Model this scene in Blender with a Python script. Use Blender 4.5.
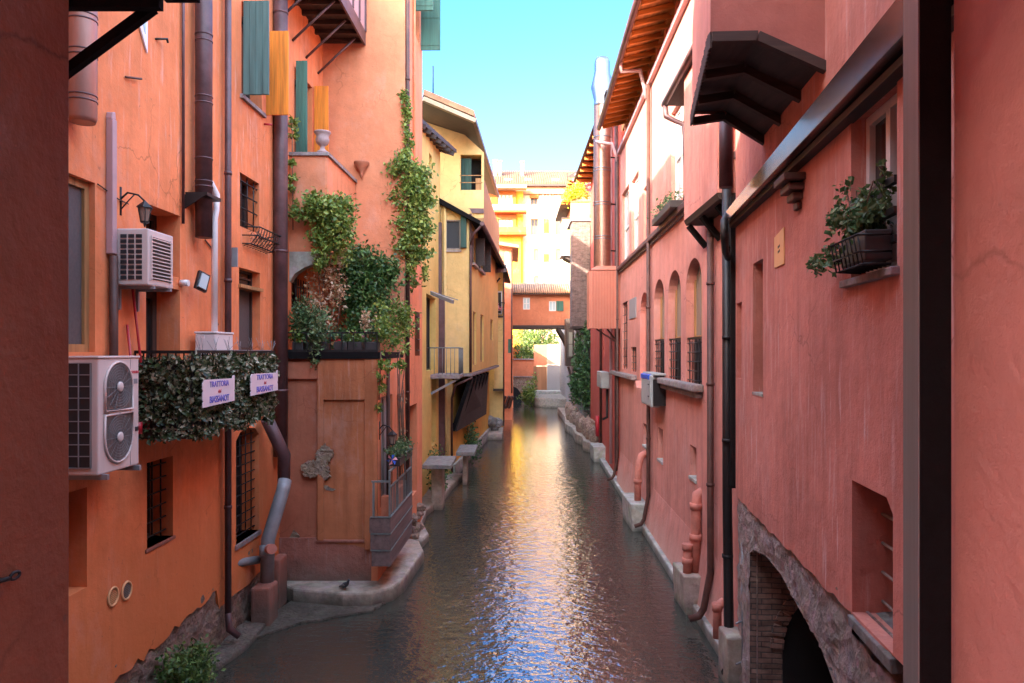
import bpy, math, random
from mathutils import Vector, geometry, Matrix
random.seed(7)
R_ = math.radians
scene = bpy.context.scene
for o in list(bpy.data.objects): bpy.data.objects.remove(o)
COL = scene.collection

# ------------------------------------------------------------ camera, sky, sun, exposure
F, CX, HY, EYE = 740.0, 512.0, 352.0, 5.0       # lens in pixels, level camera 5 m above the water
cd = bpy.data.cameras.new('camera'); cam = bpy.data.objects.new('camera', cd); COL.objects.link(cam)
cd.sensor_width = 36; cd.lens = F / 1024 * 36; cd.clip_start = .05; cd.clip_end = 2000
cd.shift_y = (HY - 341.5) / 1024
SKY_HOR = (.32, .42, .42, 1); SKY_LOW = (.20, .44, .62, 1); SKY_HIGH = (3.0, 2.7, 2.35, 1)
cam.location = (0, 0, EYE); cam.rotation_euler = (R_(90), 0, 0); scene.camera = cam
SUN_AZ, SUN_EL = R_(221), R_(22)                # behind the camera, from the left
w = bpy.data.worlds.new('World'); scene.world = w; w.use_nodes = True
nt = w.node_tree; bg = nt.nodes['Background']; sk = nt.nodes.new('ShaderNodeTexSky')
sk.sky_type = 'NISHITA'; sk.sun_disc = False; sk.sun_elevation = SUN_EL; sk.sun_rotation = SUN_AZ
sk.air_density = 1.0; sk.dust_density = 1.2; sk.ozone_density = .7
# sky tinted cyan low down the canal, brightened overhead and sunward to fill shade
def wn(k, **kw):
    n = nt.nodes.new(k)
    for a, v in kw.items(): setattr(n, a, v)
    return n
tc = wn('ShaderNodeTexCoord'); sx = wn('ShaderNodeSeparateXYZ'); nt.links.new(tc.outputs['Generated'], sx.inputs[0])
mr = wn('ShaderNodeMath', operation='MULTIPLY_ADD'); mr.inputs[1].default_value = -.35; nt.links.new(sx.outputs[1], mr.inputs[0]); nt.links.new(sx.outputs[2], mr.inputs[2])
rp = wn('ShaderNodeValToRGB'); e = rp.color_ramp.elements
e[0].position = .12; e[0].color = SKY_HOR; e[1].position = 1.0; e[1].color = SKY_HIGH
q = e.new(.40); q.color = SKY_LOW; q = e.new(.50); q.color = (.17, .40, .85, 1); q = e.new(.62); q.color = (.22, .40, .70, 1)
off = wn('ShaderNodeMath', operation='ADD'); off.inputs[1].default_value = .35; nt.links.new(mr.outputs[0], off.inputs[0]); mr = off
nt.links.new(mr.outputs[0], rp.inputs[0])
mu = wn('ShaderNodeMix', data_type='RGBA', blend_type='MULTIPLY'); mu.inputs[0].default_value = 1; nt.links.new(sk.outputs[0], mu.inputs[6]); nt.links.new(rp.outputs[0], mu.inputs[7])
nt.links.new(mu.outputs[2], bg.inputs[0]); bg.inputs[1].default_value = .15
ld = bpy.data.lights.new('sun', 'SUN'); ld.energy = 3.2; ld.angle = R_(.5); ld.color = (1, .9, .76)
sun = bpy.data.objects.new('sun', ld); COL.objects.link(sun)
sd = Vector((math.sin(SUN_AZ) * math.cos(SUN_EL), math.cos(SUN_AZ) * math.cos(SUN_EL), math.sin(SUN_EL)))
sun.rotation_euler = sd.to_track_quat('Z', 'Y').to_euler()
vs = scene.view_settings; vs.view_transform = 'Standard'; vs.look = 'None'; vs.gamma = 1; vs.exposure = 3.1
scene.render.engine = 'CYCLES'; scene.cycles.max_bounces = 8; scene.cycles.diffuse_bounces = 5

# ------------------------------------------------------------ materials
def newmat(name):
    m = bpy.data.materials.new(name); m.use_nodes = True
    return m, m.node_tree, m.node_tree.nodes['Principled BSDF']
def N(t, kind, **kw):
    n = t.nodes.new(kind)
    for k, v in kw.items(): setattr(n, k, v)
    return n
def pos(t, sc=(1, 1, 1)):
    g = N(t, 'ShaderNodeNewGeometry'); m = N(t, 'ShaderNodeMapping'); m.inputs['Scale'].default_value = sc
    t.links.new(g.outputs['Position'], m.inputs[0]); return m.outputs[0]
def noise(t, vec, scale, detail=5, rough=.55):
    n = N(t, 'ShaderNodeTexNoise'); n.inputs['Scale'].default_value = scale; n.inputs['Detail'].default_value = detail
    n.inputs['Roughness'].default_value = rough; t.links.new(vec, n.inputs['Vector']); return n.outputs['Fac']
def ramp(t, fac, stops):
    r = N(t, 'ShaderNodeValToRGB'); e = r.color_ramp.elements
    e[0].position = stops[0][0]; e[0].color = (*stops[0][1], 1); e[1].position = stops[-1][0]; e[1].color = (*stops[-1][1], 1)
    for p, c in stops[1:-1]:
        q = e.new(p); q.color = (*c, 1)
    t.links.new(fac, r.inputs[0]); return r.outputs[0]
def g3(v): return (v, v, v)
def mix(t, a, b, fac, mode='MIX'):
    m = N(t, 'ShaderNodeMix', data_type='RGBA', blend_type=mode)
    for i, s in ((6, a), (7, b)):
        if isinstance(s, tuple): m.inputs[i].default_value = (*s[:3], 1)
        else: t.links.new(s, m.inputs[i])
    if isinstance(fac, (int, float)): m.inputs[0].default_value = fac
    else: t.links.new(fac, m.inputs[0])
    return m.outputs[2]
def bump(t, b, h, strength, dist):
    n = N(t, 'ShaderNodeBump'); n.inputs['Strength'].default_value = strength; n.inputs['Distance'].default_value = dist
    t.links.new(h, n.inputs['Height']); t.links.new(n.outputs[0], b.inputs['Normal'])
def add(t, a, b, ka=1, kb=1):
    m1 = N(t, 'ShaderNodeMath', operation='MULTIPLY'); m1.inputs[1].default_value = ka; t.links.new(a, m1.inputs[0])
    m2 = N(t, 'ShaderNodeMath', operation='MULTIPLY_ADD'); m2.inputs[1].default_value = kb; t.links.new(b, m2.inputs[0]); t.links.new(m1.outputs[0], m2.inputs[2])
    return m2.outputs[0]
def zmask(t, z0, z1, wob=.5):      # 1 below z0 fading to 0 above z1, wobbled edge
    g = N(t, 'ShaderNodeNewGeometry'); s = N(t, 'ShaderNodeSeparateXYZ'); t.links.new(g.outputs['Position'], s.inputs[0])
    nz = noise(t, pos(t), 1.7, 6)
    a = N(t, 'ShaderNodeMath', operation='MULTIPLY_ADD'); a.inputs[1].default_value = wob * 2; t.links.new(nz, a.inputs[0]); t.links.new(s.outputs[2], a.inputs[2])
    m = N(t, 'ShaderNodeMapRange'); m.inputs[1].default_value = z0 + wob; m.inputs[2].default_value = z1 + wob
    m.inputs[3].default_value = 1; m.inputs[4].default_value = 0; t.links.new(a.outputs[0], m.inputs[0]); return m.outputs[0]
def plaster(name, c, vary=.25, streak=.2, pale=0, damp=None, dampcol=None, bs=.35):
    m, t, b = newmat(name)
    p = pos(t)
    c2 = tuple(min(1, x * (1 + vary * .9) + .012) for x in c); c0 = tuple(x * (1 - vary) for x in c)
    col = ramp(t, noise(t, p, .55, 7, .6), [(.25, c0), (.5, c), (.78, c2)])
    col = mix(t, col, ramp(t, noise(t, pos(t), 3.3, 8, .7), [(.3, g3(.84)), (.65, g3(1.06))]), .8, 'MULTIPLY')
    if streak:
        col = mix(t, col, ramp(t, noise(t, pos(t, (3.2, 3.2, .22)), 1.6, 6, .6), [(.35, g3(.66)), (.55, g3(1.0))]), streak, 'MULTIPLY')
    if pale:
        f = ramp(t, noise(t, pos(t, (9, 9, .8)), 1.5, 5, .6), [(.56, g3(0)), (.72, g3(1))])
        f2 = ramp(t, noise(t, pos(t), .5, 3), [(.38, g3(0)), (.62, g3(pale))])
        col = mix(t, col, tuple(min(1, x * .6 + .32) for x in c), mix(t, f, f2, 1, 'MULTIPLY'))
    if damp:
        col = mix(t, col, dampcol or tuple(x * .45 for x in c), zmask(t, *damp))
    # broad faded patches, run-off streaks and hairline cracks
    col = mix(t, col, tuple(min(1, x * .55 + .22) for x in c), ramp(t, noise(t, pos(t, (1, 1, .7)), .9, 9, .72), [(.54, g3(0)), (.70, g3(.34))]))
    col = mix(t, col, tuple(x * .5 for x in c), ramp(t, noise(t, pos(t, (6, 6, .35)), 1.1, 5, .7), [(.60, g3(0)), (.80, g3(.42))]))
    vo = N(t, 'ShaderNodeTexVoronoi', feature='DISTANCE_TO_EDGE'); vo.inputs['Scale'].default_value = .8
    dn = N(t, 'ShaderNodeTexNoise'); dn.inputs['Scale'].default_value = 3; dn.inputs['Detail'].default_value = 6; t.links.new(p, dn.inputs['Vector'])
    vm = N(t, 'ShaderNodeVectorMath', operation='MULTIPLY_ADD'); vm.inputs[1].default_value = (.45, .45, .45); t.links.new(dn.outputs['Color'], vm.inputs[0]); t.links.new(p, vm.inputs[2]); t.links.new(vm.outputs[0], vo.inputs['Vector'])
    ck = mix(t, ramp(t, vo.outputs['Distance'], [(.0, g3(.6)), (.010, g3(0))]), ramp(t, noise(t, pos(t), .6, 3), [(.5, g3(0)), (.6, g3(1))]), 1, 'MULTIPLY')
    col = mix(t, col, tuple(x * .4 for x in c), ck)
    # small chips and specks
    sp = ramp(t, noise(t, pos(t), 14, 2), [(.71, g3(0)), (.76, g3(.55))])
    col = mix(t, col, tuple(x * .45 + .03 for x in c), sp)
    t.links.new(col, b.inputs['Base Color']); b.inputs['Roughness'].default_value = .9; b.inputs['Specular IOR Level'].default_value = .25
    h = add(t, noise(t, p, 1.6, 8, .62), noise(t, p, 38, 5, .7), 1, .09)
    bump(t, b, h, bs * 1.5, .06); return m
def simple(name, c, rough=.6, metal=0, vary=.2, nscale=6, bstr=.15, stretch=(1, 1, 1), spec=.5):
    m, t, b = newmat(name); v = noise(t, pos(t, stretch), nscale, 6, .65)
    t.links.new(ramp(t, v, [(.3, tuple(x * (1 - vary) for x in c)), (.7, tuple(min(1, x * (1 + vary)) for x in c))]), b.inputs['Base Color'])
    b.inputs['Roughness'].default_value = rough; b.inputs['Metallic'].default_value = metal; b.inputs['Specular IOR Level'].default_value = spec
    if bstr: bump(t, b, v, bstr, .02)
    return m
def stone(name, c, scale=5, bs=1.0, mossy=0, dist=.12):
    m, t, b = newmat(name); p = pos(t)
    v = N(t, 'ShaderNodeTexVoronoi', feature='F1'); v.inputs['Scale'].default_value = scale * 1.4; 
    dn = N(t, 'ShaderNodeTexNoise'); dn.inputs['Scale'].default_value = 2.5; t.links.new(p, dn.inputs['Vector'])
    vm = N(t, 'ShaderNodeVectorMath', operation='MULTIPLY_ADD'); vm.inputs[1].default_value = (.5, .5, .5)
    t.links.new(dn.outputs['Color'], vm.inputs[0]); t.links.new(p, vm.inputs[2]); t.links.new(vm.outputs[0], v.inputs['Vector'])
    col = ramp(t, noise(t, p, scale, 9, .72), [(.25, tuple(x * .45 for x in c)), (.5, c), (.75, tuple(min(1, x * 1.55) for x in c))])
    bw = mix(t, col, v.outputs['Color'], .12, 'MULTIPLY')
    bw = mix(t, bw, (.05, .045, .03), mix(t, zmask(t, .0, .22, .15), g3(.75), 1, 'MULTIPLY'))
    if mossy: bw = mix(t, bw, (.035, .05, .02), ramp(t, noise(t, p, 2.3, 6), [(.5, g3(0)), (.68, g3(mossy))]))
    t.links.new(bw, b.inputs['Base Color']); b.inputs['Roughness'].default_value = .92; b.inputs['Specular IOR Level'].default_value = .25
    bump(t, b, add(t, noise(t, p, scale * 1.3, 10, .75), v.outputs['Distance'], 1, .5), bs, dist); return m
def brick(name, c, mortar, axis='y', bw=.28, bh=.075, bs=.8):
    m, t, b = newmat(name); g = N(t, 'ShaderNodeNewGeometry'); s = N(t, 'ShaderNodeSeparateXYZ'); t.links.new(g.outputs['Position'], s.inputs[0])
    cb = N(t, 'ShaderNodeCombineXYZ'); t.links.new(s.outputs[1 if axis == 'y' else 0], cb.inputs[0]); t.links.new(s.outputs[2], cb.inputs[1])
    wv = N(t, 'ShaderNodeTexNoise'); wv.inputs['Scale'].default_value = 3; t.links.new(g.outputs['Position'], wv.inputs['Vector'])
    vm = N(t, 'ShaderNodeVectorMath', operation='MULTIPLY_ADD'); vm.inputs[1].default_value = (.04, .04, .04)
    t.links.new(wv.outputs['Color'], vm.inputs[0]); t.links.new(cb.outputs[0], vm.inputs[2])
    k = N(t, 'ShaderNodeTexBrick'); k.inputs['Scale'].default_value = 1; k.inputs['Brick Width'].default_value = bw; k.inputs['Row Height'].default_value = bh
    k.inputs['Mortar Size'].default_value = .009; k.inputs['Mortar Smooth'].default_value = .5; k.inputs['Color1'].default_value = (*c, 1)
    k.inputs['Color2'].default_value = (*[x * .6 for x in c], 1); k.inputs['Mortar'].default_value = (*mortar, 1); t.links.new(vm.outputs[0], k.inputs[0])
    col = mix(t, k.outputs[0], ramp(t, noise(t, g.outputs['Position'], 5, 7, .7), [(.3, g3(.5)), (.7, g3(1.25))]), 1, 'MULTIPLY')
    t.links.new(col, b.inputs['Base Color']); b.inputs['Roughness'].default_value = .92; b.inputs['Specular IOR Level'].default_value = .25
    inv = N(t, 'ShaderNodeMath', operation='SUBTRACT'); inv.inputs[0].default_value = 1; t.links.new(k.outputs['Fac'], inv.inputs[1])
    bump(t, b, add(t, inv.outputs[0], noise(t, g.outputs['Position'], 12, 6), 1, .8), bs, .02); return m
def wood(name, c, axis=2, sc=14, rough=.7):
    st = [sc, sc, sc]; st[axis] = sc * .06
    m, t, b = newmat(name); v = noise(t, pos(t, tuple(st)), 1, 6, .6)
    t.links.new(ramp(t, v, [(.3, tuple(x * .55 for x in c)), (.55, c), (.75, tuple(min(1, x * 1.35) for x in c))]), b.inputs['Base Color'])
    b.inputs['Roughness'].default_value = rough; bump(t, b, v, .3, .01); return m
def leafm(name, c1, c2, c3):
    m, t, b = newmat(name); g = N(t, 'ShaderNodeNewGeometry')
    col = ramp(t, g.outputs['Random Per Island'], [(.0, c1), (.55, c2), (1, c3)])
    t.links.new(col, b.inputs['Base Color']); b.inputs['Roughness'].default_value = .45; b.inputs['Specular IOR Level'].default_value = .5
    out = t.nodes['Material Output']; tr = N(t, 'ShaderNodeBsdfTranslucent'); t.links.new(col, tr.inputs[0])
    ms = N(t, 'ShaderNodeMixShader'); ms.inputs[0].default_value = .25; t.links.new(b.outputs[0], ms.inputs[1]); t.links.new(tr.outputs[0], ms.inputs[2]); t.links.new(ms.outputs[0], out.inputs[0])
    return m
def glass(name, c, rough=.12, spec=.6):
    m, t, b = newmat(name); b.inputs['Base Color'].default_value = (*c, 1); b.inputs['Roughness'].default_value = rough; b.inputs['Specular IOR Level'].default_value = spec
    bump(t, b, noise(t, pos(t), 2, 2), .05, .02); return m

M = {}
M['orange'] = plaster('orange plaster', (.74, .22, .085), .2, .3, .5, (.9, 3.4, .6), (.60, .18, .06))
M['orange_in'] = plaster('orange plaster return', (.70, .25, .11), .14, .12)
M['salmon'] = plaster('salmon plaster', (.62, .22, .11), .14, .12)
M['salmon_side'] = plaster('salmon side plaster', (.72, .25, .12), .18, .2)
M['brownorange'] = plaster('burnt orange plaster', (.42, .145, .062), .3, .6, .3)
M['wine'] = plaster('wine plaster', (.40, .135, .075), .2, .3)
M['winebase'] = plaster('worn wine base', (.36, .14, .10), .35, .4, .5, (.3, .8, .3), (.17, .11, .085), 1.0)
M['yellow'] = plaster('yellow plaster', (.70, .46, .18), .12, .12)
M['yellow2'] = plaster('ochre plaster', (.70, .46, .14), .14, .12)
M['ochre_low'] = plaster('deep ochre plaster', (.68, .36, .07), .14, .2)
M['pink'] = plaster('pink plaster', (.60, .24, .19), .22, .4, .6, (.2, 1.0, .5), (.60, .32, .26))
M['pink1'] = plaster('rose plaster with pale runs', (.56, .205, .155), .3, .45, 1.0, None, None, .5)
M['pinkshade'] = plaster('pink plaster toned as shade', (.36, .13, .105), .14, .12)  # pink of the oriel darkened, shade of its front put into the colour
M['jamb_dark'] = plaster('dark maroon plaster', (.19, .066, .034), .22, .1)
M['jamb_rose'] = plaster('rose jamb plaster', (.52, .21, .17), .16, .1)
M['red'] = plaster('red plaster', (.52, .10, .07), .18, .2)
M['redorange'] = plaster('red orange plaster', (.60, .20, .10), .14, .1)
M['lit_yellow'] = plaster('sunlit tone yellow plaster', (.75, .48, .16), .1, .1)  # sunlit look put into the loggia wall colour
M['white_wall'] = plaster('ivory plaster', (.50, .38, .24), .06, .08)
M['far_yellow'] = plaster('lemon plaster', (.62, .34, .03), .06, .05)
M['far_orange'] = plaster('bright orange plaster', (.44, .10, .02), .08, .05)
M['concrete'] = stone('weathered concrete', (.36, .29, .235), 3, .55, .15, .06)
M['concrete_pale'] = stone('pale concrete', (.38, .36, .32), 3, .4, .1, .04)
M['rubble'] = stone('rubble and old mortar', (.38, .26, .20), 4.5, 1.0, .1, .2)
M['rough'] = stone('torn plaster and mortar', (.50, .37, .33), 6, 1.0, 0, .2)
M['duct'] = simple('copper grey duct', (.34, .17, .13), .45, .4, .2, 3, .1, (1, 1, .3))
M['peel'] = stone('bare old plaster', (.33, .25, .18), 9, 1.0, 0, .1)
M['silt'] = stone('wet silt', (.34, .29, .24), 9, 1.0, .1, .12)
M['greystone'] = stone('grey stone', (.22, .20, .185), 6, .7, .1, .05)
M['brick_dark'] = brick('dark old brick', (.30, .19, .15), (.09, .075, .07), 'x')
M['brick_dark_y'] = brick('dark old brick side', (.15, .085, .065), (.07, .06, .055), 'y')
M['brick_grey'] = brick('grey brown brick', (.26, .16, .13), (.24, .21, .19), 'x')
M['brown'] = simple('dark brown metal', (.055, .025, .022), .42, .3, .25, 9, .1)
M['brown_pipe'] = simple('brown downpipe paint', (.075, .028, .02), .6, .1, .45, 3.5, .2)
M['purple_pipe'] = simple('aubergine sheet metal', (.10, .05, .052), .5, .25, .4, 3, .2)
M['black'] = simple('black painted iron', (.012, .011, .012), .5, .2, .3, 9, .1)
M['blackbeam'] = simple('black steel beam', (.006, .0045, .005), .8, 0, .3, 22, .2, spec=.15)
M['steel'] = simple('brushed grey steel', (.20, .20, .205), .4, .4, .1, 5, .05, (14, 14, .2))
M['flash'] = simple('brown sheet flashing', (.15, .085, .08), .22, .75, .2, 3, .1)
M['metal_grey'] = simple('galvanised grey metal', (.26, .26, .27), .55, .25, .15, 5, .1)
M['mauve'] = simple('mauve plastic duct', (.42, .27, .28), .45, 0, .08, 3, .05)
M['white_pl'] = simple('white plastic', (.72, .64, .62), .45, 0, .06, 3, .05)
M['ac'] = simple('off white enamel', (.62, .50, .46), .45, 0, .1, 2.5, .03, (1, 1, .4))
M['ac_dark'] = simple('dark grille', (.02, .018, .02), .6, 0, .2, 9, .1)
M['fan'] = simple('grey fan mesh', (.15, .13, .12), .4, .4, .2, 30, .3)
M['darkwood'] = wood('dark timber', (.045, .026, .02), 1)
M['darkwood_x'] = wood('dark timber across', (.05, .028, .022), 0)
M['orangewood'] = wood('orange timber', (.62, .22, .035), 0, 9)
M['orangeboard'] = wood('orange timber boards', (.48, .20, .05), 1, 9)
M['orange_door'] = wood('honey stained shutter', (.74, .20, .012), 2)
M['green'] = wood('green shutter paint', (.045, .13, .095), 2, 9)
M['green_grey'] = wood('grey green shutter paint', (.07, .13, .115), 2, 9)
M['darkgreen'] = wood('dark green shutter', (.02, .065, .05), 2)
M['frame_dark'] = wood('dark window frame', (.06, .03, .022), 2)
M['frame_tan'] = wood('tan window frame', (.36, .17, .06), 2)
M['frame_grey'] = wood('weathered grey frame', (.30, .24, .20), 2)
M['frame_white'] = simple('white window frame', (.70, .62, .58), .5, 0, .08, 5, .05)
M['glass'] = glass('dark window glass', (.02, .02, .022))
M['glass_grey'] = glass('grey curtained glass', (.20, .19, .16), .25)
M['glass_pale'] = glass('pale curtained glass', (.42, .50, .52), .15)
M['screen'] = simple('fly screen', (.075, .06, .06), .7, 0, .15, 25, .1)
M['void'] = simple('unlit depth black', (.008, .007, .007), .9, 0, .2, 3, 0)  # near-black colour stands in for the unlit depth behind openings
M['deadwood'] = wood('weathered plank', (.16, .105, .095), 1, 9)
M['iron'] = simple('wrought iron', (.02, .018, .018), .5, .5, .3, 20, .1)
M['rail_grey'] = simple('grey green rail paint', (.17, .19, .18), .5, .2, .2, 9, .1)
M['terracotta_pipe'] = simple('terracotta plastic pipe', (.50, .17, .12), .7, 0, .3, 4, .15)
M['terracotta'] = simple('terracotta', (.38, .12, .06), .8, 0, .2, 9, .2)
M['red_pl'] = simple('red plastic', (.45, .02, .03), .4, 0, .1, 5, 0)
M['blue'] = simple('blue plastic', (.02, .10, .55), .4, 0, .1, 5, 0)
M['blue_ink'] = simple('blue lettering', (.12, .12, .52), .6, 0, .1, 9, 0)
M['red_ink'] = simple('red lettering', (.55, .06, .08), .6, 0, .1, 9, 0)
M['sign'] = simple('pinkish white enamel', (.74, .62, .66), .4, 0, .04, 5, 0)
M['plate'] = simple('cream orange plate', (.75, .42, .20), .5, 0, .05, 5, 0)
M['sillstone'] = stone('grey sill stone', (.27, .22, .21), 7, .4, .05, .02)
M['meter'] = simple('grey meter plastic', (.34, .35, .34), .5, 0, .1, 6, .05)
M['copper'] = simple('copper tinted flue', (.30, .15, .11), .35, .7, .15, 3, .05, (1, 1, 3))
M['silver'] = simple('stainless steel', (.22, .22, .24), .35, .95, .1, 4, .05)
M['corrug'] = simple('salmon corrugated sheet', (.50, .17, .11), .5, .1, .08, 3, .05)
M['tiles'] = simple('clay roof tiles', (.42, .20, .10), .85, 0, .35, 4, .4)
M['tiles_far'] = simple('sunlit clay roof', (.20, .085, .04), .85, 0, .3, .8, .3)
M['pot'] = simple('dark plastic planter', (.03, .026, .026), .5, 0, .2, 6, .1)
M['urn'] = simple('grey lilac urn clay', (.33, .24, .23), .8, 0, .2, 14, .3)
M['bark'] = simple('bark', (.10, .06, .04), .9, 0, .3, 14, .5)
M['twig'] = simple('bare stem', (.16, .085, .055), .9, 0, .3, 14, .3)
M['lamp_glass'] = glass('old lantern glass', (.25, .18, .14), .2)
M['rusty_board'] = wood('rusty board', (.34, .14, .06), 2, 3)
M['cream_board'] = simple('cream board', (.42, .33, .24), .7, 0, .06, 3, .05)
M['grey_board'] = simple('lilac grey board', (.26, .235, .24), .7, 0, .05, 2, .05)
M['pigeon'] = simple('slate plumage', (.05, .055, .065), .6, 0, .4, 30, .1)
M['bamboo'] = wood('bamboo screen', (.66, .42, .16), 2, 20)
M['ivy_dark'] = leafm('dark ivy leaf', (.02, .055, .014), (.055, .13, .03), (.15, .25, .06))
M['ivy'] = leafm('ivy leaf', (.06, .11, .018), (.16, .25, .04), (.34, .40, .08))
M['ivy_far'] = leafm('creeper leaf', (.02, .06, .02), (.05, .12, .03), (.10, .20, .06))
M['plastic_ivy'] = leafm('artificial hedge leaf', (.015, .025, .01), (.07, .10, .03), (.45, .40, .28))
M['dry'] = leafm('dry pinkish leaf', (.30, .16, .06), (.48, .30, .16), (.62, .48, .34))
M['grass'] = leafm('weed leaf', (.03, .065, .015), (.09, .17, .04), (.2, .3, .07))
M['olive'] = leafm('small grey green leaf', (.03, .065, .02), (.08, .15, .05), (.22, .28, .12))
M['lime'] = leafm('lime leaf', (.25, .35, .02), (.5, .55, .03), (.7, .6, .05))
M['tree'] = leafm('tree leaf', (.03, .06, .01), (.08, .13, .02), (.2, .24, .04))
M['flower_mix'] = leafm('petals', (.7, .08, .05), (.8, .3, .35), (.8, .7, .6))

# ------------------------------------------------------------ frames and mesh builder
class Fr:
    """vertical facade plane: u runs from A to B, z up, o outwards along n"""
    def __init__(s, A, B, out):
        s.A = Vector(A); d = Vector(B) - s.A; s.L = d.length; s.d = d.normalized()
        n = Vector((s.d.y, -s.d.x)); s.n = n if n.dot(Vector(out)) > 0 else -n
    def P(s, u, z, o=0): p = s.A + s.d * u + s.n * o; return Vector((p.x, p.y, z))
    def u(s, px):
        k = (px - CX) / F      # ray x = k*y
        den = s.d.x - k * s.d.y
        return (k * s.A.y - s.A.x) / den
    def Y(s, px): return (s.A + s.d * s.u(px)).y
    def z(s, px, py): return EYE - (py - HY) * s.Y(px) / F
    def rect(s, pa, pb, yt, yb, ref=None):
        r = pa if ref is None else ref
        ua, ub = sorted((s.u(pa), s.u(pb))); return (ua, ub, s.z(r, yb), s.z(r, yt))
    def uY(s, Y): return (Y - s.A.y) / s.d.y
def pixY(px, py, Y): return Vector(((px - CX) * Y / F, Y, EYE - (py - HY) * Y / F))
def pixG(px, py, z=0):
    Y = (EYE - z) * F / (py - HY); return Vector(((px - CX) * Y / F, Y, z))
WORLD = Fr((0, 0), (1, 0), (0, -1))     # u = x, o = -y

class MB:
    def __init__(s): s.v = []; s.f = []; s.sm = set()
    def vs(s, pts): i = len(s.v); s.v += [tuple(p) for p in pts]; return i
    def poly(s, pts, flip=False):
        i = s.vs(pts); ix = list(range(i, i + len(pts))); s.f.append(tuple(ix[::-1] if flip else ix)); return s
    def hexa(s, p):     # 8 points: bottom 4 ccw, top 4
        i = s.vs(p)
        for q in ((0, 3, 2, 1), (4, 5, 6, 7), (0, 1, 5, 4), (1, 2, 6, 5), (2, 3, 7, 6), (3, 0, 4, 7)): s.f.append(tuple(i + k for k in q))
        return s
    def box(s, fr, u0, u1, z0, z1, o0, o1):
        return s.hexa([fr.P(u0, z0, o0), fr.P(u1, z0, o0), fr.P(u1, z0, o1), fr.P(u0, z0, o1), fr.P(u0, z1, o0), fr.P(u1, z1, o0), fr.P(u1, z1, o1), fr.P(u0, z1, o1)])
    def wb(s, x0, x1, y0, y1, z0, z1):
        return s.hexa([(x0, y0, z0), (x1, y0, z0), (x1, y1, z0), (x0, y1, z0), (x0, y0, z1), (x1, y0, z1), (x1, y1, z1), (x0, y1, z1)])
    def prism(s, fr, poly, o0, o1):
        n = len(poly); a = s.vs([fr.P(u, z, o0) for u, z in poly]); b = s.vs([fr.P(u, z, o1) for u, z in poly])
        tri = geometry.tessellate_polygon([[Vector((u, z, 0)) for u, z in poly]])
        for t in tri: s.f.append(tuple(a + k for k in t)); s.f.append(tuple(b + k for k in t[::-1]))
        for k in range(n): s.f.append((a + k, a + (k + 1) % n, b + (k + 1) % n, b + k))
        return s
    def bar(s, p, q, w_, h=None, up=Vector((0, 0, 1))):
        p, q = Vector(p), Vector(q); h = h or w_; d = (q - p).normalized(); a = d.cross(up)
        if a.length < 1e-3: a = Vector((1, 0, 0))
        a = a.normalized() * w_ / 2; b = d.cross(a).normalized() * h / 2
        return s.hexa([p - a - b, p + a - b, p + a + b, p - a + b, q - a - b, q + a - b, q + a + b, q - a + b])
    def tube(s, pts, r, n=10, cap=True, smooth=True):
        pts = [Vector(p) for p in pts]; rs = r if isinstance(r, (list, tuple)) else [r] * len(pts)
        d0 = (pts[1] - pts[0]).normalized(); ref = Vector((0, 0, 1)) if abs(d0.z) < .9 else Vector((1, 0, 0))
        a = d0.cross(ref).normalized(); base = len(s.v); f0 = len(s.f)
        for i, p in enumerate(pts):
            if i == 0: t = d0
            elif i == len(pts) - 1: t = (pts[i] - pts[i - 1]).normalized()
            else: t = ((pts[i] - pts[i - 1]).normalized() + (pts[i + 1] - pts[i]).normalized()).normalized()
            a = (a - t * a.dot(t)).normalized(); b = t.cross(a)
            k = 1.0
            if 0 < i < len(pts) - 1:
                c = max(.5, math.sqrt(max(0, (1 + (pts[i] - pts[i - 1]).normalized().dot((pts[i + 1] - pts[i]).normalized())) / 2))); k = min(1.3, 1 / c)
            s.vs([p + (a * math.cos(q * math.tau / n) + b * math.sin(q * math.tau / n)) * rs[i] * (k if i else 1) for q in range(n)])
        for i in range(len(pts) - 1):
            for q in range(n):
                s.f.append((base + i * n + q, base + i * n + (q + 1) % n, base + (i + 1) * n + (q + 1) % n, base + (i + 1) * n + q))
        if smooth: s.sm.update(range(f0, len(s.f)))
        if cap:
            s.f.append(tuple(base + q for q in range(n))[::-1]); s.f.append(tuple(base + (len(pts) - 1) * n + q for q in range(n)))
        return s
    def lathe(s, c, prof, n=20, ax=Vector((0, 0, 1)), smooth=True):   # prof: (r, h)
        c = Vector(c); ax = ax.normalized(); a = ax.orthogonal().normalized(); b = ax.cross(a); base = len(s.v); f0 = len(s.f)
        for r, h in prof: s.vs([c + ax * h + (a * math.cos(q * math.tau / n) + b * math.sin(q * math.tau / n)) * max(r, 1e-4) for q in range(n)])
        for i in range(len(prof) - 1):
            for q in range(n): s.f.append((base + i * n + q, base + i * n + (q + 1) % n, base + (i + 1) * n + (q + 1) % n, base + (i + 1) * n + q))
        if smooth: s.sm.update(range(f0, len(s.f)))
        return s
    def leaf(s, p, size, bias=None, asp=.6):
        d = Vector((random.gauss(0, 1), random.gauss(0, 1), random.gauss(0, 1)))
        if bias: d += bias
        d.normalize(); a = d.orthogonal().normalized(); a = (Matrix.Rotation(random.random() * math.tau, 3, d) @ a); b = d.cross(a)
        L = size * random.choice((.55, .8, 1, 1.2, 1.55)) * random.uniform(.8, 1.15); i = s.vs([p, p + a * L * .5 + b * L * asp * .5 + d * L * .08, p + a * L, p + a * L * .5 - b * L * asp * .5 + d * L * .08]); s.f.append((i, i + 1, i + 2, i + 3))
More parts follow.
